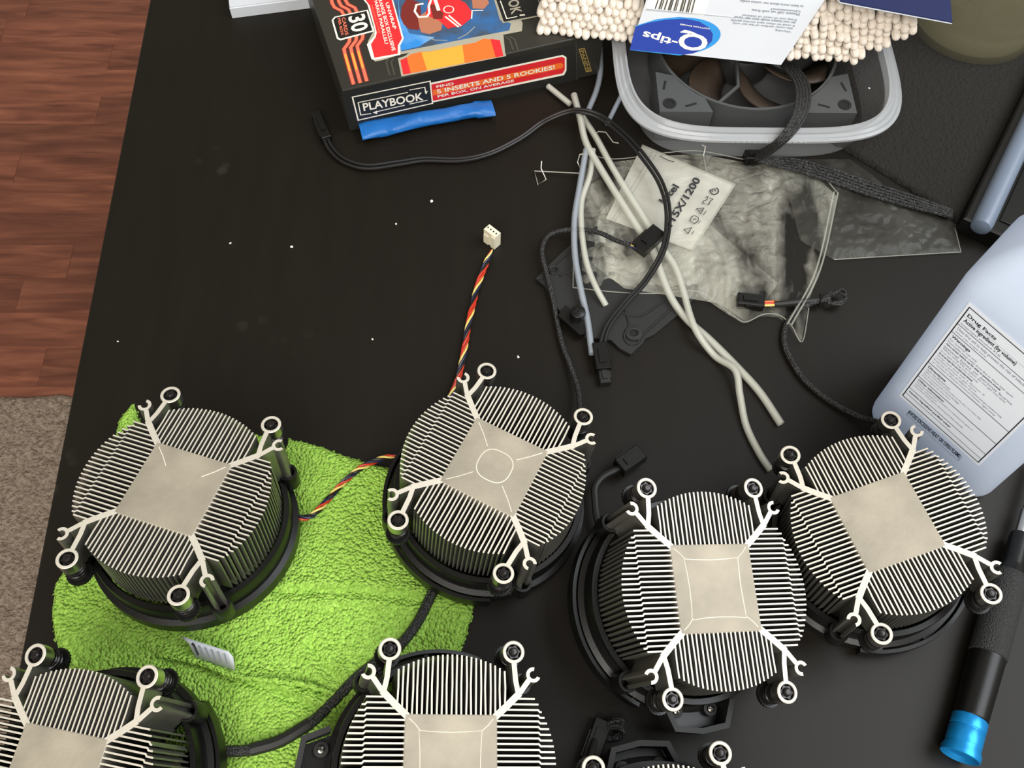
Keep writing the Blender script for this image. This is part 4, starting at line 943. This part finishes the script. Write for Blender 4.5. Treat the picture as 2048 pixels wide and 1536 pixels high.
# ================================================================== BACKPLATE, BAGS, TUBES, CLIPS
pp = pxs([(1072, 557), (1090, 572), (1112, 612), (1140, 650), (1165, 673), (1195, 677), (1222, 680), (1240, 697), (1262, 709), (1285, 687), (1290, 678), (1309, 669), (1360, 626), (1400, 586), (1380, 500), (1300, 440), (1220, 430), (1170, 470), (1140, 490), (1100, 528)], 2.5)
bpz = empty('mounting_backplate', (pp[0].x, pp[0].y, 0)); tag(bpz, 'black plastic cooler mounting plate half hidden under the plastic bags', 'mounting plate')
b = MB(); b.prism([(p.x, p.y) for p in pp], 0.3, 2.6); b.build('plate', M['blackm'], bpz)
for (u, v), r0, r1 in (((1107, 541), 2.2, 3.4), ((1267, 667), 2.4, 5.6)):
    c_ = P(u, v, 2.6); T = Matrix.Translation((c_.x, c_.y, 2.6)); b = MB(); b.lathe([(r0, -0.3), (r0, 1.0), (r0+0.5, 1.4), (r1-0.4, 1.2), (r1, -0.1)], 28, T); bs = b.build('screw_boss', M['blackm'], bpz, True)
    b = MB(); b.lathe([(0, 0.15), (r0, 0.15)], 20, T); b.build('hole', M['hole'], bs)
for pl in ([(1250, 620), (1258, 650), (1248, 672), (1258, 688), (1275, 686), (1288, 668), (1340, 620)], [(1240, 625), (1280, 632), (1330, 600)], [(1080, 560), (1120, 520), (1145, 500)], [(1120, 552), (1130, 545), (1146, 556)]):
    b = MB(); b.tube(spline(pxs(pl, 2.7), 5), 0.9, 6); b.build('rib', M['blackm'], bpz, True)
# corner clip with thumb screw
cp = empty('screw_clip', P(1145, 645, 0)); tag(cp, 'small black plastic clip holding a cross-head screw, on the mounting plate corner', 'clip')
b = MB(); q_ = pxs([(1116, 632), (1130, 612), (1168, 638), (1170, 668), (1160, 672)], 6); b.prism([(p.x, p.y) for p in q_], 2.7, 7); b.build('clip_body', M['blackp'], cp)
c_ = P(1156, 624, 12); T = Matrix.Translation((c_.x, c_.y, 3)); b = MB(); b.lathe([(4.2, 0), (4.4, 5), (4.7, 8), (4.4, 9.6), (3.8, 10), (0, 10)], 28, T); sc_ = b.build('screw_head', M['blackp'], cp, True)
b = MB()
for an in (0.3, 0.3+PI/2): b.prism(thick([(-2.3*math.cos(an), -2.3*math.sin(an)), (2.3*math.cos(an), 2.3*math.sin(an))], 0.8), 10.0, 10.12, T)
b.build('cross_slot', M['hole'], sc_)

def bagz(seed, base, amp, sc):
    def f(X, Y, D):
        r = 1-np.abs(vnoise(X, Y, sc, seed, 3))*2.6
        z = base+amp*np.clip(D/8, 0, 1)*(0.5+0.5*r)+vnoise(X*1.0+Y*.5, Y-X*.5, sc*.35, seed+9)*amp*0.35*np.clip(D/4, 0, 1)
        return np.maximum(z, 0.4)
    return f
# film under everything
film = sheet('plastic_film', pxs([(1560, 318), (1700, 318), (1745, 350), (1800, 400), (1912, 448), (1922, 504), (1800, 511), (1668, 519), (1600, 480)], 1), bagz(41, 0.8, 2.2, 9), 1.2, M['film'])
tag(film, 'flat clear plastic film reaching from the bags towards the bottle', 'plastic film')
b = MB()
for pl in ([(1668, 519), (1800, 511), (1922, 504)], [(1922, 504), (1910, 456)]): b.tube(pxs(pl, 1.6), 0.35, 5)
b.build('sealed_edge', M['edge'], film, True)
bagA = sheet('zip_bag', pxs([(1146, 575), (1150, 440), (1165, 306), (1230, 318), (1327, 306), (1400, 302), (1490, 319), (1560, 326), (1640, 352), (1676, 386), (1662, 450), (1640, 540), (1620, 600), (1605, 683), (1595, 668), (1583, 650), (1558, 629), (1525, 628), (1490, 643), (1460, 625), (1396, 582), (1309, 586), (1230, 584)], 4), bagz(51, 1.2, 3.0, 11), 1.2, M['bag'])
tag(bagA, 'large crinkled clear zip bag lying in front of the food container', 'plastic bag')
b = MB()
for pl in ([(1676, 386), (1640, 540), (1583, 650)], [(1668, 384), (1632, 540), (1575, 648)]): b.tube(spline(pxs(pl, 6.6), 8), 0.6, 6)
b.build('zip_seal', M['edge'], bagA, True)
b = MB()
for pl in ([(1146, 575), (1230, 584), (1309, 587), (1396, 583), (1460, 626), (1490, 644), (1525, 629), (1558, 630), (1583, 651), (1605, 683), (1620, 600)], [(1146, 575), (1150, 440), (1165, 306)], [(1165, 306), (1230, 318), (1327, 306), (1400, 302), (1490, 319), (1560, 326), (1640, 352), (1676, 386)]): b.tube(spline(pxs(pl, 3.4), 5), 0.35, 5)
b.build('bag_edge', M['edge'], bagA, True)
bagC = sheet('small_bag', pxs([(1200, 420), (1290, 330), (1420, 440), (1560, 560), (1500, 640), (1440, 600), (1250, 570), (1185, 520)], 7), bagz(61, 3.2, 2.4, 8), 1.2, M['bag'])
tag(bagC, 'small crumpled clear bag lying on the larger zip bag, under the white tubes', 'plastic bag')
lpz = 6.5
bagB = sheet('label_bag', pxs([(1284, 290), (1470, 369), (1385, 500), (1212, 436)], lpz), bagz(71, 5.9, 0.8, 20), 1.2, M['bag2'])
tag(bagB, 'small milky plastic bag printed with black socket lettering and recycling marks', 'plastic bag')
b = MB()
for pl in ([(1284, 290), (1470, 369)], [(1470, 369), (1385, 500)], [(1385, 500), (1212, 436)], [(1308, 301), (1226, 440)], [(1316, 305), (1232, 441)]): b.tube(pxs(pl, 6.9), 0.45, 5)
b.build('bag_seal', M['edge'], bagB, True)
Z5 = lambda x, y: P(1270+x/7.313, 300+y/7.313, 7.4)
def bt(s, O, U, V): text(s, Z5(*O), Z5(*U), Z5(*V), M['ink'], bagB, lift=0.1)
bt('Intel', (435, 790), (655, 545), (340, 735))
bt('115X/1200', (540, 1130), (965, 440), (450, 1060)[0:2] if False else (440, 1075))
def bl_(pts, w_=0.45, closed=False): stroke([Z5(*p) for p in pts], w_, M['ink'], bagB, 'recycling_mark', 0.1, closed=closed)
bl_([(715, 1165), (830, 1135), (775, 1225)], closed=True); bl_([(770, 1175), (785, 1180)]); bl_([(830, 1235), (865, 1185)], 0.3)
bl_([(800, 1040), (830, 975), (870, 960), (930, 990), (920, 1040), (870, 1080)], closed=True); bl_([(845, 1020), (890, 1010)], 0.6); bl_([(925, 1075), (960, 1030)], 0.3)
bl_([(900, 860), (1010, 850), (960, 935)], closed=True); bl_([(940, 880), (985, 880)], 0.5); bl_([(1000, 950), (1045, 890)], 0.35)
bl_([(1030, 690), (1070, 680), (1050, 730), (1000, 750), (990, 780), (1030, 790)]); bl_([(1090, 700), (1140, 720), (1100, 750), (1080, 800), (1050, 790)])
bl_([(1160+62*math.cos(a_), 600+50*math.sin(a_)) for a_ in np.linspace(-1.2, 3.6, 14)], 0.7); bl_([(1130, 620), (1125, 575), (1165, 570), (1175, 610)], 0.6)
bl_([(365, 90), (470, 145), (575, 178)], 0.6)

# tubes
def tube_thing(pts, r, m, label):
    sp = spline(pxs(pts), 10); b = MB(); b.tube(sp, r, 12, cap=False); b.tube(sp, r*0.6, 10, cap=False)
    for p, q in ((sp[0], sp[1]), (sp[-1], sp[-2])):
        T = Matrix.Translation(p) @ (q-p).to_track_quat('Z', 'Y').to_matrix().to_4x4(); b.lathe([(r, 0), (r*0.6, 0)], 12, T)
    o = b.build('silicone_tube', m, None, True); tag(o, label, 'tube', 'loose silicone tubes'); return o
tube_thing([(1148, 190, 5), (1160, 235, 8), (1172, 285, 9), (1200, 335, 9.5), (1240, 400, 9.6), (1275, 455, 9.6), (1305, 500, 9), (1325, 555, 8), (1345, 600, 6), (1375, 640, 3), (1420, 680, 2.6), (1475, 735, 2.6), (1520, 785, 2.6), (1562, 848, 2.6)], 2.3, M['tube'], 'long milky tube crossing the bags, ending in open desk between the two right-hand coolers')
tube_thing([(1166, 235, 3.2), (1192, 275, 6), (1222, 330, 9.5), (1255, 385, 9.6), (1290, 440, 9.6), (1320, 490, 9), (1348, 530, 8), (1366, 580, 8), (1380, 630, 8), (1396, 668, 7.5), (1430, 712, 2.6), (1470, 740, 7.2), (1480, 790, 5), (1492, 850, 2.6), (1518, 905, 2.6), (1541, 940, 2.6)], 2.1, M['tube'], 'long milky tube whose lower end touches the right cooler')
tube_thing([(1186, 300, 5), (1180, 350, 8), (1164, 400, 8), (1163, 455, 9), (1172, 520, 9), (1190, 570, 8), (1212, 611, 4)], 1.9, M['tube'], 'short milky tube curving over the left edge of the zip bag')
tube_thing([(1172, 300, 8), (1158, 380, 8.5), (1149, 440, 8.5), (1150, 510, 8.5), (1162, 580, 8), (1175, 640, 5), (1184, 708, 5)], 2.0, M['tubeb'], 'bluish tube hanging straight down the left edge of the zip bag')
tube_thing([(1096, 172, 3), (1118, 190, 3), (1140, 208, 3)], 2.0, M['tube'], 'short tube stub pointing at the card box corner')
tube_thing([(1200, 95, 2.2), (1201, 140, 2.2), (1193, 180, 2.2), (1176, 222, 2.2)], 2.0, M['tubeb'], 'grey tube running up beside the card box end')
tube_thing([(1258, 160, 2.2), (1238, 200, 2.2), (1214, 248, 2.2)], 1.7, M['tubeb'], 'blue-grey tube going under the food container')

# black twin lead
tl = empty('fan_extension_lead', P(800, 325, 0)); tag(tl, 'black twin-wire extension lead looping from the card box across the bags', 'cable')
ptsL = [(650, 275, 4), (664, 300, 2.6), (690, 322, 2), (735, 334, 2), (800, 326, 2), (850, 319, 2), (920, 320, 2), (980, 307, 2), (1040, 277, 2), (1085, 245, 3), (1130, 225, 8), (1165, 222, 12), (1205, 236, 13), (1250, 272, 14), (1290, 318, 14), (1322, 368, 16), (1336, 425, 20), (1328, 495, 20), (1294, 558, 12), (1248, 610, 10), (1215, 655, 7), (1202, 700, 5)]
sp = spline(pxs(ptsL), 10)
for sgn in (-1, 1):
    out = []
    for i, p in enumerate(sp):
        t = (sp[min(i+1, len(sp)-1)]-sp[max(i-1, 0)]).normalized(); u = Vector((-t.y, t.x, 0)).normalized(); out.append(p+u*1.25*sgn*(1+0.25*math.sin(i*0.06)))
    b = MB(); b.tube(out, 1.15, 8); b.build('wire', M['cable'], tl, True)
connector(tl, (654, 280), (632, 228), 6.5, 6, M['blackp'], 0.3, 3); connector(tl, (1198, 690), (1207, 742), 9, 8, M['blackp'], 0.5, 0); connector(tl, (1205, 735), (1211, 768), 6.5, 5, M['blackm'], 0.3, 2)

# wire clips
def wire(pts, label):
    b = MB(); b.tube(pxs(pts), 0.42, 6); o = b.build('wire_clip', M['wirem'], None, True); tag(o, label, 'wire clip')
Z6 = lambda *p: [(1020+x/2.768, 250+y/2.768, z) for x, y, z in p]
wire(Z6((175, 200, 9), (172, 240, 6), (200, 302, 1), (155, 330, 0.6), (135, 255, 2), (400, 268, 4), (374, 205, 8), (386, 163, 9), (432, 158, 9)), 'bent steel wire fan clip sticking out left of the zip bag')
wire(Z6((455, 60, 2), (490, 36, 4), (530, 40, 4), (572, 96, 3), (602, 100, 3)), 'short bent steel wire between the tubes and the container')
wire([(1404, 290, 12), (1411, 293, 12), (1407, 312, 7), (1413, 345, 7)], 'tiny steel wire hook in front of the container rim')

# crumbs
for (u, v), s_, lab in (((583, 494), 1.1, 'white crumb flake on the open desk, largest left of the white plug'), ((1036, 714), 1.1, 'white crumb beside the centre cooler screw'), ((461, 487), 0.9, 'tiny white speck left of the larger flake'), ((745, 679), 0.8, 'tiny white speck between towel cooler and twisted wires'), ((236, 683), 0.7, 'tiny white speck near the left desk edge'), ((1738, 177), 1.0, 'white speck on the charcoal foam pad'), ((863, 403), 1.3, 'grey crumb above the white plug'), ((792, 448), 0.8, 'grey speck between the cable and the flake')):
    s_ *= 0.8; z_ = 4.0 if u == 1738 else 0; c_ = P(u, v, z_); bm = bmesh.new(); bmesh.ops.create_icosphere(bm, subdivisions=1, radius=1)
    me = bpy.data.meshes.new('crumb')
    for vv in bm.verts: vv.co = Vector((vv.co.x*s_*random.uniform(.6, 1.5), vv.co.y*s_*random.uniform(.6, 1.5), max(vv.co.z, -0.6)*s_*0.5))*S
    bm.to_mesh(me); bm.free(); me.materials.append(M['crumb']); o = link('crumb', me); o.location = (c_.x*S, c_.y*S, (z_+0.3*s_+0.05)*S); tag(o, lab, 'crumb')
print('swabs', nS, 'objects', len(bpy.data.objects))
